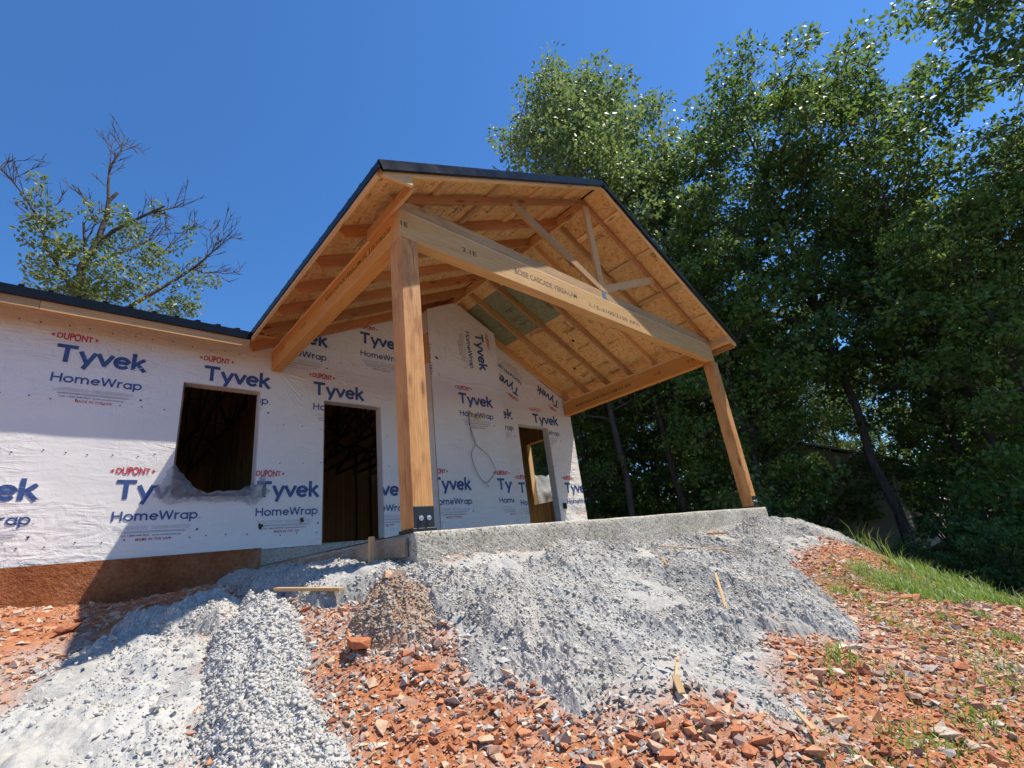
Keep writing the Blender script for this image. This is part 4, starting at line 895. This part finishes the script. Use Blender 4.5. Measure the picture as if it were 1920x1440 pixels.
def chip_geo(seed):
    """sharp six cornered chip"""
    r = random.Random(seed); f = np.array([(0, 2, 4), (2, 1, 4), (1, 3, 4), (3, 0, 4), (2, 0, 5), (1, 2, 5), (3, 1, 5), (0, 3, 5)]); a, b, c = r.uniform(.9, 1.5), r.uniform(.6, 1.0), r.uniform(.4, .8)
    v = np.array([(a, 0, 0), (-a, 0, 0), (0, b, 0), (0, -b, 0), (0, 0, c), (0, 0, -c)]) + np.array([[r.uniform(-.35, .35) for _ in range(3)] for _ in range(6)]); return v, f
CHIPS = [chip_geo(50 + k) for k in range(16)]
def rotm(n):
    q = RNG.normal(size=(n, 4)); q /= np.linalg.norm(q, axis=1)[:, None]; w, x, y, z = q.T
    return np.stack([1 - 2 * (y * y + z * z), 2 * (x * y - z * w), 2 * (x * z + y * w), 2 * (x * y + z * w), 1 - 2 * (x * x + z * z), 2 * (y * z - x * w), 2 * (x * z - y * w), 2 * (y * z + x * w), 1 - 2 * (x * x + y * y)], -1).reshape(n, 3, 3)
def scatter_stones(name, pts, size, zfun, mat, label, sink=.2, geo=None, flat=.8, smooth=False):
    geo = geo or CHIPS
    Vs = []; Fs = []; off = 0; z = zfun(pts[:, 0], pts[:, 1]) + size * (0.45 - sink); Rm = rotm(len(pts))
    for k, (v, f) in enumerate(geo):
        m = np.arange(len(pts)) % len(geo) == k
        if not m.any(): continue
        P = np.einsum('nij,vj->nvi', Rm[m], v) * size[m][:, None, None]; P[:, :, 2] *= flat
        P += np.stack([pts[m, 0], pts[m, 1], z[m]], -1)[:, None, :]
        nf = f[None] + (np.arange(m.sum()) * len(v))[:, None, None] + off; Vs.append(P.reshape(-1, 3)); Fs.append(nf.reshape(-1, 3)); off += m.sum() * len(v)
    me = fast_mesh(name, np.concatenate(Vs), np.concatenate(Fs), smooth); o = link(name, me, mat); o['kind'] = 'stuff'
    if label: o['label'] = label
    return o
def spill_d(x, y): return np.max(np.stack([poly_dist(x, y, p) for p in SPILLS]), 0)
def sample(n, x0, x1, y0, y1): return np.stack([RNG.uniform(x0, x1, n), RNG.uniform(y0, y1, n)], -1)
pp = np.concatenate([sample(76000, -2.6, 4.2, -7.0, -3.6), sample(16000, 3.0, 6.5, -7.0, -4.6), sample(9000, -3.2, -.1, -3.6, -.05)])
sd = spill_d(pp[:, 0], pp[:, 1]); ok = (sd < .03 + RNG.uniform(-.10, .07, len(pp)))
ok &= ~((pp[:, 0] > -.05) & (pp[:, 0] < 6.9) & (pp[:, 1] > -3.8)) & (poly_dist(pp[:, 0], pp[:, 1], gpath) < RNG.uniform(-.1, .5, len(pp)))
pp = pp[ok]; sz = np.clip(np.exp(RNG.normal(-4.72, .60, len(pp))), .004, .042)
scatter_stones('red_gravel', pp, sz, ground_z, 'gravel_red', 'small broken red and grey stones strewn over the bare clay', .3, None, .65)
# crumbs of broken concrete lying on and around the spills
pg = np.concatenate([sample(9000, -2.5, 3.5, -6.2, -2.6), sample(2600, -.8, -.05, -3.9, -.1), sample(2500, -1.0, .9, -5.6, -3.9)]); sd = spill_d(pg[:, 0], pg[:, 1])
ok = (sd > -.16 + RNG.uniform(-.12, .1, len(pg))) & (sd < .10 + RNG.uniform(0, .25, len(pg))) & ~((pg[:, 0] > -.05) & (pg[:, 1] > -3.8)); pg = pg[ok]
def top_z(x, y): return ground_z(x, y) + np.clip(spill_d(x, y) * .30, 0, .06)
scatter_stones('grey_rubble', pg, np.clip(np.exp(RNG.normal(-4.6, .4, len(pg))), .006, .025), top_z, 'gravel_grey', 'grey concrete crumbs lying around the edges of the spills', 0.0)
for (o, x0, y0, res, Zg, dg), n, mt, mu, cover in zip(HEAPS, (20000, 5000, 5000, 68000, 4500, 2000, 7000), ('gravel_white', 'gravel_white', 'gravel_white', 'gravel_grey', 'gravel_brown', 'gravel_grey', 'gravel_grey'), (-5.15, -5.25, -5.12, -5.30, -5.0, -5.0, -5.1), (.27, .50, .3, .34, .2, .4, .28)):
    ii = RNG.integers(0, Zg.shape[0] - 1, n * 3); jj = RNG.integers(0, Zg.shape[1] - 1, n * 3); px = x0 + ii * res; py = y0 + jj * res
    cv = fbm(px * 2.6, py * 2.6, 310, 3) * 1.1; ok = (dg[ii, jj] > -.03) & (cv > cover * RNG.uniform(.75, 1.25, n * 3)); ii, jj, px, py = (q[ok][:n] for q in (ii, jj, px, py))
    zl = Zg[ii, jj]; sz = np.clip(np.exp(RNG.normal(mu, .50, len(px))), .003, .022); c = scatter_stones('crumbs', np.stack([px, py], -1), sz, lambda x, y: zl, mt, None, .3, None, .9, True); c.parent = o
# the larger stones, one object each
rock_me = []
for v, f in ROCKS:
    m_ = fast_mesh('stone', v, f); m_.materials.append(M['stone_red']); rock_me.append(m_)
def stone(x, y, s, label, group, dz=0.0, k=None, base=None):
    r = random.Random(int(x * 1000) + int(y * 777)); q = Matrix.Rotation(r.uniform(0, 6.3), 4, 'Z') @ Matrix.Rotation(r.uniform(-.5, .5), 4, 'X')
    z = (float(ground_z(np.array([x]), np.array([y]))[0]) if base is None else base) + s * .22 + dz
    o = link('loose_stone', rock_me[r.randrange(14) if k is None else k], None, None, Matrix.Translation((x, y, z)) @ q @ Matrix.Diagonal((s, s, s, 1))); tag(o, label, 'stone', group); return o
n_st = 0; guard = 0
ZONES = [((-.75, 1.0, -5.9, -4.35), 150, 'angular red stone on the bare clay below the grey spill', 'red stones below the grey spill', (.018, .044)),
         ((.3, 3.4, -6.7, -5.7), 70, 'red stone on the weedy slope below the grass', 'red stones on the weedy slope', (.016, .036)),
         ((-2.5, -1.5, -3.1, -1.2), 34, 'red stone on the clay strip below the wrapped wall', 'red stones along the foundation', (.022, .055)),
         ((-1.5, -.6, -2.5, -.4), 26, 'red stone in the shade at the foot of the foundation', 'shaded red stones by the foundation', (.022, .05))]
for (x0, x1, y0, y1), cnt, lab, grp, (s0, s1) in ZONES:
    got = 0
    for _ in range(cnt * 6):
        x, y = random.uniform(x0, x1), random.uniform(y0, y1)
        if spill_d(np.array([x]), np.array([y]))[0] > -.02: continue
        stone(x, y, s0 + (s1 - s0) * random.random() ** 2.6, lab, grp); got += 1
        if got >= cnt: break
stone(-.69, -4.23, .088, 'big orange rock standing out on the gravel beside the brown mound', None, .02, 3)
def mound_z(x, y):
    o, x0, y0, res, Zg, dg = HEAPS[4]; return float(Zg[int((x - x0) / res), int((y - y0) / res)])
stone(-.38, -3.98, .048, 'upright orange stone behind another on top of the brown mound', None, .015, 5, base=mound_z(-.38, -3.98))
stone(-.35, -4.07, .06, 'rounded orange stone on top of the brown mound', None, .01, 7, base=mound_z(-.35, -4.07))
stone(3.43, -5.89, .075, 'lone dark grey stone on the red slope by the grass', None, .02, 2)
stone(-1.80, -2.3, .07, 'pale grey stone lying on the clay near the foundation corner shadow', None, .01, 9)

# ------------------------------------------------------------------ grass and weeds
def blades(pts, length, lean, zfun, width=.006):
    n = len(pts); a = RNG.uniform(0, 2 * math.pi, n); d = np.stack([np.cos(a), np.sin(a)], -1); s = np.stack([-d[:, 1], d[:, 0]], -1) * width
    z = zfun(pts[:, 0], pts[:, 1]) - .01; V = np.zeros((n, 5, 3)); L = length; k = lean
    for i, (t, w) in enumerate(((0, 1), (.55, .75))):
        c = pts + d * (L * k * t * t)[:, None]; V[:, 2 * i, :2] = c - s * w; V[:, 2 * i + 1, :2] = c + s * w; V[:, 2 * i:2 * i + 2, 2] = (z + L * t * (1 - .25 * k * t))[:, None]
    V[:, 4, :2] = pts + d * (L * k)[:, None]; V[:, 4, 2] = z + L * (1 - .45 * k)
    f = np.array([(0, 1, 3), (0, 3, 2), (2, 3, 4)]); return V.reshape(-1, 3), (f[None] + (np.arange(n) * 5)[:, None, None]).reshape(-1, 3)
gp = np.concatenate([sample(16000, 3.1, 6.0, -7.0, -4.9), sample(9000, 5.5, 10, -8.2, -4.9)])
gd = poly_dist(gp[:, 0], gp[:, 1], gpath) + (fbm(gp[:, 0] * 3, gp[:, 1] * 3, 71) - .50) * 1.3
gp = gp[(gd > 0) & (RNG.uniform(0, 1, len(gp)) < np.clip(gd * 2, .1, .9)) & (fbm(gp[:, 0] * 3.1, gp[:, 1] * 3.1, 77) > RNG.uniform(.36, .56, len(gp)))]
V, Fc = blades(gp, RNG.uniform(.04, .15, len(gp)) * (1 + .8 * (fbm(gp[:, 0] * 2, gp[:, 1] * 2, 75) > .52)), RNG.uniform(.3, .95, len(gp)), ground_z, .004)
o = link('grass', fast_mesh('grass', V, Fc, True), 'grass_blade'); o['kind'] = 'stuff'; o['label'] = 'bright green grass growing along the crest of the slope'
WV = []; WF = []
for i, (x, y, n, L) in enumerate(((1.06, -5.95, 60, .16), (.77, -5.97, 40, .1), (.99, -6.23, 36, .09), (.33, -6.12, 90, .07), (.62, -6.33, 90, .08), (.83, -6.42, 80, .09), (-.06, -5.59, 22, .05), (.33, -5.66, 14, .06), (2.9, -6.13, 90, .10), (1.89, -6.4, 60, .10), (2.08, -6.1, 40, .10), (2.6, -5.75, 80, .12), (2.2, -5.95, 60, .10), (3.0, -5.55, 120, .15), (1.45, -6.3, 36, .08), (.15, -6.1, 40, .06), (.48, -6.25, 60, .07), (1.3, -6.45, 60, .07), (2.5, -6.35, 80, .09), (3.2, -5.9, 80, .10), (1.0, -6.42, 90, .07), (1.6, -6.5, 90, .08), (.55, -6.45, 120, .06), (2.0, -6.55, 90, .09), (2.8, -6.45, 110, .10), (1.2, -6.1, 50, .08), (.2, -6.25, 90, .05), (2.4, -6.2, 70, .09), (3.4, -6.3, 110, .10))):
    sp = .06 + .04 * (i % 4); p = np.stack([x + RNG.normal(0, sp, n), y + RNG.normal(0, sp * .7, n)], -1); V, Fc = blades(p, RNG.uniform(.35, 1, n) * L, RNG.uniform(.3, 1.0, n), ground_z, .0035); WF.append(Fc + sum(len(q) for q in WV)); WV.append(V)
o = link('weeds', fast_mesh('weeds', np.concatenate(WV), np.concatenate(WF), True), 'grass_blade'); o['kind'] = 'stuff'; o['label'] = 'thin tufts of green weed sprouting between the red stones'
for (x, y, n, L, sp, lab) in ((7.1, -5.0, 46, .62, .14, 'tall arching grass clump beside the grey pile beyond the slab'), (8.2, -5.5, 90, .36, .35, 'knee high weeds at the edge of the wood')):
    p = np.stack([x + RNG.normal(0, sp, n), y + RNG.normal(0, sp, n)], -1); V, Fc = blades(p, RNG.uniform(.4, 1, n) * L, RNG.uniform(.3, .95, n), ground_z, .0045); o = link('tall_grass', fast_mesh('tall_grass', V, Fc, True), 'grass_blade'); o['kind'] = 'stuff'; o['label'] = lab

# ------------------------------------------------------------------ trees
def leaves(centres, radii, counts, length, flat=.65, droop=.25):
    C = np.repeat(centres, counts, 0); Rr = np.repeat(radii, counts); n = len(C)
    u = RNG.normal(size=(n, 3)); u /= np.linalg.norm(u, axis=1)[:, None]; rr = RNG.uniform(.25, 1, n) ** .6
    P = C + u * (Rr * rr)[:, None] * np.array([1, 1, flat])
    d = u * .8 + RNG.normal(size=(n, 3)) * .7; d[:, 2] -= droop; d /= np.linalg.norm(d, axis=1)[:, None]
    nn = RNG.normal(size=(n, 3)) + np.array([0.2, -0.15, .75]); s = np.cross(d, nn); s /= np.linalg.norm(s, axis=1)[:, None] + 1e-9; up = np.cross(s, d)
    L = length * RNG.uniform(.65, 1.25, n)[:, None]; w = L * .30
    V = np.stack([P, P + d * L * .5 + s * w + up * L * .10, P + d * L, P + d * L * .5 - s * w + up * L * .10], 1)
    f = np.array([(0, 1, 2), (0, 2, 3)]); return V.reshape(-1, 3), (f[None] + (np.arange(n) * 4)[:, None, None]).reshape(-1, 3)
def tree_geo(seed, H, base, rad, n_limb, per=105, leaf=.17, trunk_r=.22, prof=None):
    r = random.Random(seed); parts = []; cl = []; cr = []
    tp = [Vector((0, 0, -.4))]; lean = (r.uniform(-.03, .03), r.uniform(-.03, .03))
    for k in range(1, 13): z = H * .96 * k / 12; tp.append(Vector((lean[0] * z + r.uniform(-.1, .1), lean[1] * z + r.uniform(-.1, .1), z)))
    parts.append(tube(tp, [trunk_r * (1.25 if k == 0 else 1 - .88 * k / 12) for k in range(13)], 9))
    def at(z):
        q = min(max(z / (H * .96) * 12, 0), 11.99); k = int(q); return tp[k].lerp(tp[k + 1], q - k)
    for i in range(n_limb):
        u = (i + r.random()) / n_limb; z = base + (H * .97 - base) * u; az = i * 2.39996 + r.uniform(-.4, .4)
        pr = (math.sin(math.pi * (u * .80 + .17)) ** .7) if prof is None else prof(u)
        ln = rad * pr * r.uniform(.72, 1.15) + .3; rise = r.uniform(.15, .55) + .5 * u; A = at(z * .92); d = Vector((math.cos(az), math.sin(az), rise)).normalized(); pts = [A]; p = A.copy()
        for k in range(5):
            p = p + d * ln / 5; d = (d + Vector((r.uniform(-.22, .22), r.uniform(-.22, .22), r.uniform(-.12, .16)))).normalized(); pts.append(p.copy())
        r0 = max(.018, trunk_r * .34 * (1 - u * .7)); parts.append(tube(pts, [r0 * (1 - .16 * k) for k in range(6)], 5))
        cl.append(pts[-1]); cr.append(r.uniform(.38, .66))
        for k in range(int(3 + ln * 1.5)):
            q = r.uniform(.3, 1) * 5; j = min(int(q), 4); B = pts[j].lerp(pts[j + 1], q - j); dd = Vector((r.uniform(-1, 1), r.uniform(-1, 1), r.uniform(-.35, .75))).normalized(); E_ = B + dd * r.uniform(.45, 1.25)
            parts.append(tube([B, (B + E_) / 2 + Vector((0, 0, .06)), E_], [.020, .014, .006], 3)); cl.append(E_); cr.append(r.uniform(.28, .60))
    cnt = np.array([max(20, int(per * (q / .55) ** 2 * r.uniform(.7, 1.3))) for q in cr]); V, Fc = leaves(np.array([tuple(c) for c in cl]), np.array(cr), cnt, leaf)
    return mesh('trunk', *merge(parts), True), fast_mesh('crown', V, Fc, True)
KIND = [('leaf_oak', tree_geo(11, 20, 4.5, 4.3, 52, per=80, leaf=.185, trunk_r=.15)), ('leaf_dark', tree_geo(12, 18, 1.8, 4.6, 54, per=80, leaf=.19, trunk_r=.17)), ('leaf_bright', tree_geo(13, 16, 2.4, 3.6, 44, per=66, leaf=.20, trunk_r=.15)), ('leaf_oak', tree_geo(14, 19, 6.0, 4.5, 50, per=80, leaf=.185, trunk_r=.14)), ('leaf_sage', tree_geo(15, 20, 5.0, 3.9, 52, per=84, leaf=.17, trunk_r=.11))]
for lm, (tm_, cm_) in KIND: tm_.materials.append(M['bark']); cm_.materials.append(M[lm])
def tree(k, x, y, rz, sc, label, group=None, name='broadleaf_tree', scz=None):
    z = hz(x, y); m = Matrix.Translation((x, y, z - .1)) @ Matrix.Rotation(rz, 4, 'Z') @ Matrix.Diagonal((sc, sc, scz or sc, 1))
    o = link(name, None, None, None, m); tag(o, label, 'tree', group)
    for nm, d in (('trunk', KIND[k][1][0]), ('crown', KIND[k][1][1])): link(nm, d, None, o, m)
    return o
G1 = 'tall trees at the edge of the wood'
tree(4, 13.0, 3.2, .4, 1.30, 'tall pale tree rising behind the ridge of the porch roof', G1); tree(4, 15.8, 2.2, 2.0, 1.40, 'tall pale tree behind the far slope of the porch roof', G1)
tree(0, 17.4, -.4, 1.3, 1.02, 'leafy tree between the porch roof and the tallest tree', G1); tree(3, 18.4, -3.6, 3.9, 1.20, 'tallest leafy tree in the wood behind the far porch post', G1)
tree(0, 19.0, -6.6, 5.0, 1.02, 'high crowned tree just beyond the tallest tree', G1)
tree(2, 14.9, -1.0, 5.1, .84, 'bright green smaller tree in front of the tallest tree', G1); tree(3, 18.6, -10.4, .9, .68, 'thin crowned tree at the picture edge above the grass', G1)
tree(2, 16.2, -7.6, 2.7, .70, 'bright low tree at the picture edge behind the grass', G1); tree(3, 17.6, -13.6, 4.0, 1.18, 'tree whose branches hang into the top corner of the picture', G1)
tree(1, 11.0, 6.4, 2.2, .66, 'low dark tree right behind the house corner', G1); tree(2, 14.0, 5.4, 4.0, .78, 'small bright tree seen under the side beam', G1)
for i, (x, y) in enumerate(((22, 12), (19, 8.5), (24, 5), (21, 1.5), (26, -1), (21, -5.5), (25, -6), (27, -8.5), (30, -11), (25, -12.5), (17, 14), (30, 9), (33, 2), (34, -6), (38, 6), (39, -1), (38, -8), (16.5, 8.5), (19, 5.2), (23, 8), (27, 13), (29, 2.5), (36, 10), (43, 12), (44, -5))):
    tree((1, 0, 3, 1, 4)[i % 5] if i < 17 else 1, x, y, i * 1.7, .72 + .10 * ((i * 7) % 4) / 2, 'tree deeper in the wood behind the front trees', 'trees deeper in the wood')
tree(0, 7.0, 24.0, 1.0, .80, 'distant tree top peeping over the valley of the two roofs')
# shrubs of the undergrowth
SH = []
for s_ in range(3):
    r = random.Random(900 + s_); cl = []; st = []
    for k in range(34):
        a = r.uniform(0, 6.28); q = r.uniform(.1, 1.25); z = r.uniform(.35, 2.1) * (1.15 - .35 * q); c = Vector((q * math.cos(a), q * math.sin(a), z)); cl.append(tuple(c)); st.append(tube([(c.x * .1, c.y * .1, -.1), (c.x * .5, c.y * .5, z * .6), tuple(c)], [.02, .012, .005], 3))
    V, Fc = leaves(np.array(cl), np.array([r.uniform(.25, .5) for _ in cl]), np.array([90] * len(cl)), .13); cm_ = fast_mesh('foliage', V, Fc, True); sm_ = mesh('stems', *merge(st), True); cm_.materials.append(M[('leaf_dark', 'leaf_bright', 'leaf_oak')[s_]]); sm_.materials.append(M['bark']); SH.append((sm_, cm_))
for i, (x, y, s_) in enumerate(((11.6, -7.4, .7), (13.4, -8.6, .9), (12.6, -1.6, .7), (14.6, -5.3, .8), (15.6, -6.8, .9), (12.2, -6.0, .6), (12.9, -4.6, .55), (11.4, .9, .7), (11.8, 2.2, 1.0), (10.2, 3.6, .9), (13.2, -.6, 1.2), (12.2, 4.2, 1.2), (15.5, 1.0, 1.4), (15, -6.6, 1.3), (11.0, -9.2, 1.0), (17, 5.5, 1.5), (22, 3, 2.0), (19, 10, 1.9), (21, -9, 2.0), (27, -4, 2.4), (26, 9, 2.4), (31, 4, 2.6), (31, -8, 2.6), (14.5, 9, 1.8), (13.0, 7.2, 1.3), (16.5, 4.4, 1.5), (18.5, 7.5, 1.8), (15.0, 6.6, 1.4), (22.5, 11, 2.2), (24, 1, 2.2), (28, 6, 2.6))):
    m = Matrix.Translation((x, y, hz(x, y) - .05)) @ Matrix.Rotation(i * 2.1, 4, 'Z') @ Matrix.Diagonal((s_, s_, s_, 1)); o = link('shrub', None, None, None, m)
    tag(o, 'leafy shrub in the undergrowth beneath the trees', 'shrub', 'undergrowth shrubs')
    for nm, d in zip(('stems', 'foliage'), SH[i % 3]): link(nm, d, None, o, m)
# half dead tree behind the main roof
DEAD_BRANCHES = [([(-2.17, 11.0, 6.29), (-2.39, 11.0, 7.88), (-2.53, 11.0, 8.82), (-2.6, 11.0, 9.7), (-2.46, 11.0, 10.25)], 0.3, 0.2), ([(-2.46, 11.0, 10.25), (-2.37, 11.0, 10.79), (-2.29, 11.0, 11.75), (-2.31, 11.0, 12.43), (-2.14, 11.0, 12.87)], 0.19, 0.09), ([(-2.31, 11.0, 12.43), (-2.41, 11.1, 13.16), (-2.47, 11.2, 14.01), (-2.28, 11.3, 14.88), (-2.25, 11.4, 15.86)], 0.1, 0.015), ([(-2.27, 11.3, 14.93), (-2.12, 11.4, 15.21), (-1.83, 11.5, 15.69)], 0.03, 0.008), ([(-2.46, 11.1, 13.93), (-2.5, 11.15, 14.54), (-2.56, 11.2, 15.24)], 0.03, 0.006), ([(-2.41, 11.0, 13.01), (-2.5, 11.0, 13.03), (-2.74, 11.0, 13.18)], 0.02, 0.006), ([(-2.35, 11.0, 10.67), (-2.03, 10.75, 11.17), (-1.66, 10.5, 11.5), (-1.29, 10.25, 11.84), (-0.87, 10.0, 12.21)], 0.13, 0.05), ([(-1.3, 10.2, 11.8), (-0.8, 10.13, 12.2), (-0.37, 10.07, 12.51), (-0.05, 10.0, 12.84)], 0.04, 0.008), ([(-2.39, 11.0, 9.78), (-1.91, 11.32, 10.6), (-1.31, 11.65, 11.44), (-0.88, 11.98, 12.19), (-0.34, 12.3, 13.33)], 0.11, 0.02), ([(-1.25, 11.5, 10.42), (-0.76, 11.67, 11.12), (-0.25, 11.83, 12.22), (0.31, 12.0, 13.35)], 0.06, 0.012), ([(-2.14, 11.0, 7.95), (-1.31, 10.89, 8.54), (-0.79, 10.77, 9.14), (-0.2, 10.66, 9.85), (0.25, 10.54, 10.42), (0.54, 10.43, 10.87), (0.88, 10.31, 11.43), (1.29, 10.2, 12.05)], 0.14, 0.012), ([(0.24, 10.4, 10.29), (0.53, 10.33, 10.19), (0.91, 10.27, 10.29), (1.67, 10.2, 10.45)], 0.035, 0.008), ([(0.52, 10.3, 10.79), (0.67, 10.3, 11.48), (0.56, 10.3, 12.09)], 0.025, 0.006), ([(0.89, 10.2, 11.37), (0.98, 10.2, 11.91), (0.95, 10.2, 12.27)], 0.02, 0.005), ([(-2.51, 11.0, 8.42), (-3.25, 10.93, 9.71), (-3.36, 10.86, 9.69), (-3.61, 10.79, 10.49), (-3.88, 10.71, 10.99), (-4.16, 10.64, 11.42), (-4.5, 10.57, 11.8), (-4.77, 10.5, 12.03)], 0.11, 0.02), ([(-4.5, 10.6, 11.82), (-4.37, 10.6, 12.08), (-4.22, 10.6, 12.3)], 0.025, 0.006), ([(-4.77, 10.5, 12.03), (-4.74, 10.5, 12.23), (-4.64, 10.5, 12.45)], 0.02, 0.006), ([(-2.61, 11.0, 10.19), (-2.7, 11.0, 10.78), (-2.79, 11.0, 11.32)], 0.09, 0.07), ([(-2.66, 11.0, 10.55), (-2.56, 10.95, 11.0), (-2.51, 10.9, 11.45), (-2.79, 10.85, 12.01), (-3.22, 10.8, 12.49)], 0.05, 0.008), ([(-3.57, 10.7, 10.82), (-3.62, 10.7, 11.17), (-3.67, 10.7, 11.46)], 0.05, 0.03), ([(-3.62, 10.7, 11.36), (-3.45, 10.65, 11.47), (-3.34, 10.6, 11.74)], 0.025, 0.006), ([(-0.97, 10.1, 11.96), (-0.91, 10.1, 11.64), (-0.82, 10.1, 11.07)], 0.02, 0.006), ([(-1.36, 11.0, 11.63), (-1.08, 11.0, 11.55), (-0.81, 11.0, 11.66)], 0.02, 0.006)]
DEAD_CLUMPS = [(-3.79, 10.0, 11.07, 0.3), (-3.45, 10.0, 10.46, 0.32), (-3.75, 10.0, 9.74, 0.36), (-3.29, 10.0, 8.75, 0.4), (-3.21, 10.0, 9.57, 0.36), (-2.9, 10.0, 9.64, 0.34), (-2.64, 10.0, 11.15, 0.34), (-1.98, 10.5, 11.82, 0.28), (-1.97, 11.0, 10.9, 0.36), (-1.61, 11.0, 11.45, 0.34), (-2.06, 10.0, 9.2, 0.42), (-1.55, 11.0, 10.28, 0.42), (-1.15, 10.0, 10.28, 0.4), (-2.36, 10.0, 8.63, 0.42), (-2.84, 10.0, 8.47, 0.42), (-1.75, 11.0, 9.2, 0.4), (-2.11, 11.0, 8.84, 0.42), (-0.04, 11.0, 11.71, 0.22), (0.35, 11.0, 10.86, 0.32), (0.24, 10.0, 9.44, 0.28), (-0.18, 10.0, 9.49, 0.28), (-0.4, 11.0, 8.74, 0.4), (0.01, 10.0, 8.55, 0.4), (0.26, 10.0, 8.75, 0.3), (-0.79, 11.0, 10.23, 0.36), (-1.34, 10.0, 9.09, 0.36), (-0.93, 11.0, 9.47, 0.3), (-2.71, 11.0, 9.84, 0.36), (-3.17, 11.0, 9.61, 0.36), (-4.06, 10.0, 10.87, 0.18), (-0.29, 11.0, 11.31, 0.25), (-2.17, 10.0, 9.99, 0.36), (-2.7, 10.0, 8.24, 0.42), (-0.2, 11.0, 9.44, 0.3)]

dt = thing('half_dead_tree', 'half dead tree with bare twigs standing behind the low roof', 'tree', (-2.2, 11, -.5))
r = random.Random(3); parts = [tube([(-2.0, 11, -.6), (-2.05, 11, 3), (-2.17, 11, 6.3)], [.34, .26, .20], 10)]; twigs = []
for pts, r0, r1 in DEAD_BRANCHES:
    n = len(pts); P = [Vector(p) for p in pts]; parts.append(tube(P, [(r0 + (r1 - r0) * k / (n - 1)) * .5 + .004 for k in range(n)], 6))
    if r0 > .15: continue
    L = sum((P[k + 1] - P[k]).length for k in range(n - 1))
    for k in range(int(L * 4.2)):
        q = r.uniform(.35, 1) * (n - 1); j = min(int(q), n - 2); B = P[j].lerp(P[j + 1], q - j); ax = (P[j + 1] - P[j]).normalized(); d = (ax * .9 + Vector((r.uniform(-1, 1), r.uniform(-1, 1), r.uniform(-.5, 1)))).normalized(); l = r.uniform(.3, .9); E_ = B + d * l
        twigs.append(tube([B, B + d * l * .5 + Vector((0, 0, .03)), E_], [.013, .010, .006], 3))
        for _ in range(4):
            dd = (d + Vector((r.uniform(-1, 1), r.uniform(-1, 1), r.uniform(-.6, 1))) * .7).normalized(); T = B + d * l * r.uniform(.4, .95); twigs.append(tube([T, T + dd * r.uniform(.15, .4)], [.010, .006], 3))
link('trunk', mesh('trunk', *merge(parts), True), 'bark', dt); link('twigs', mesh('twigs', *merge(twigs)), 'bark', dt)['kind'] = 'stuff'
DC = np.array(DEAD_CLUMPS); DC = np.concatenate([DC, DC + np.stack([RNG.normal(0, .35, len(DC)), RNG.normal(0, .6, len(DC)), RNG.normal(0, .35, len(DC)), RNG.uniform(-.1, .05, len(DC))], -1)])
V, Fc = leaves(DC[:, :3], np.maximum(DC[:, 3], .15), (np.maximum(DC[:, 3], .15) ** 2 * 720).astype(int), .14, .9); link('crown', fast_mesh('crown', V, Fc, True), 'leaf_olive', dt)

# ------------------------------------------------------------------ neighbour's house among the trees
nb = thing('neighbour_house', 'beige sided house half hidden behind the trees', 'house', (27, 1, -2.4))
box('wall_core', (24.15, -2.9, -2.6), (32, 5.9, 1.4), 'siding_beige', nb, 0)
for k in range(20):
    z = -2.4 + .19 * k
    plate('siding_board', (24.10, 6, z), (24.10, -3, z), (24.14, -3, z + .188), (24.14, 6, z + .188), .012, 'siding_beige', nb); plate('siding_board', (24.1, -3.0, z), (32, -3.0, z), (32, -2.96, z + .188), (24.1, -2.96, z + .188), .012, 'siding_beige', nb)
rfn = plate('roof', (23.6, -3.5, 1.30), (32.4, -3.5, 1.30), (32.4, 1.5, 3.6), (23.6, 1.5, 3.6), .08, 'shingle_grey', nb); plate('roof', (32.4, 6.5, 1.30), (23.6, 6.5, 1.30), (23.6, 1.5, 3.6), (32.4, 1.5, 3.6), .08, 'shingle_grey', nb)
link('gable_wall', mesh('gable', [(24.12, -3, 1.4), (24.12, 6, 1.4), (24.12, 1.5, 3.45)], [(0, 2, 1)]), 'siding_beige', nb)
for i, (x, y, h) in enumerate(((13.6, .2, .95), (13.9, -.1, .8))):
    V, Fc = tube([(x, y, hz(x, y) - .1), (x, y, hz(x, y) + 1.9 + h * .2)], [.05, .05], 10); Fc.append(tuple(range(10, 20))); tag(link('vent_pipe', mesh('pipe', V, Fc, True), 'pipe_white'), ('taller' if i == 0 else 'shorter') + ' of two white pipes standing under the trees', 'pipe')
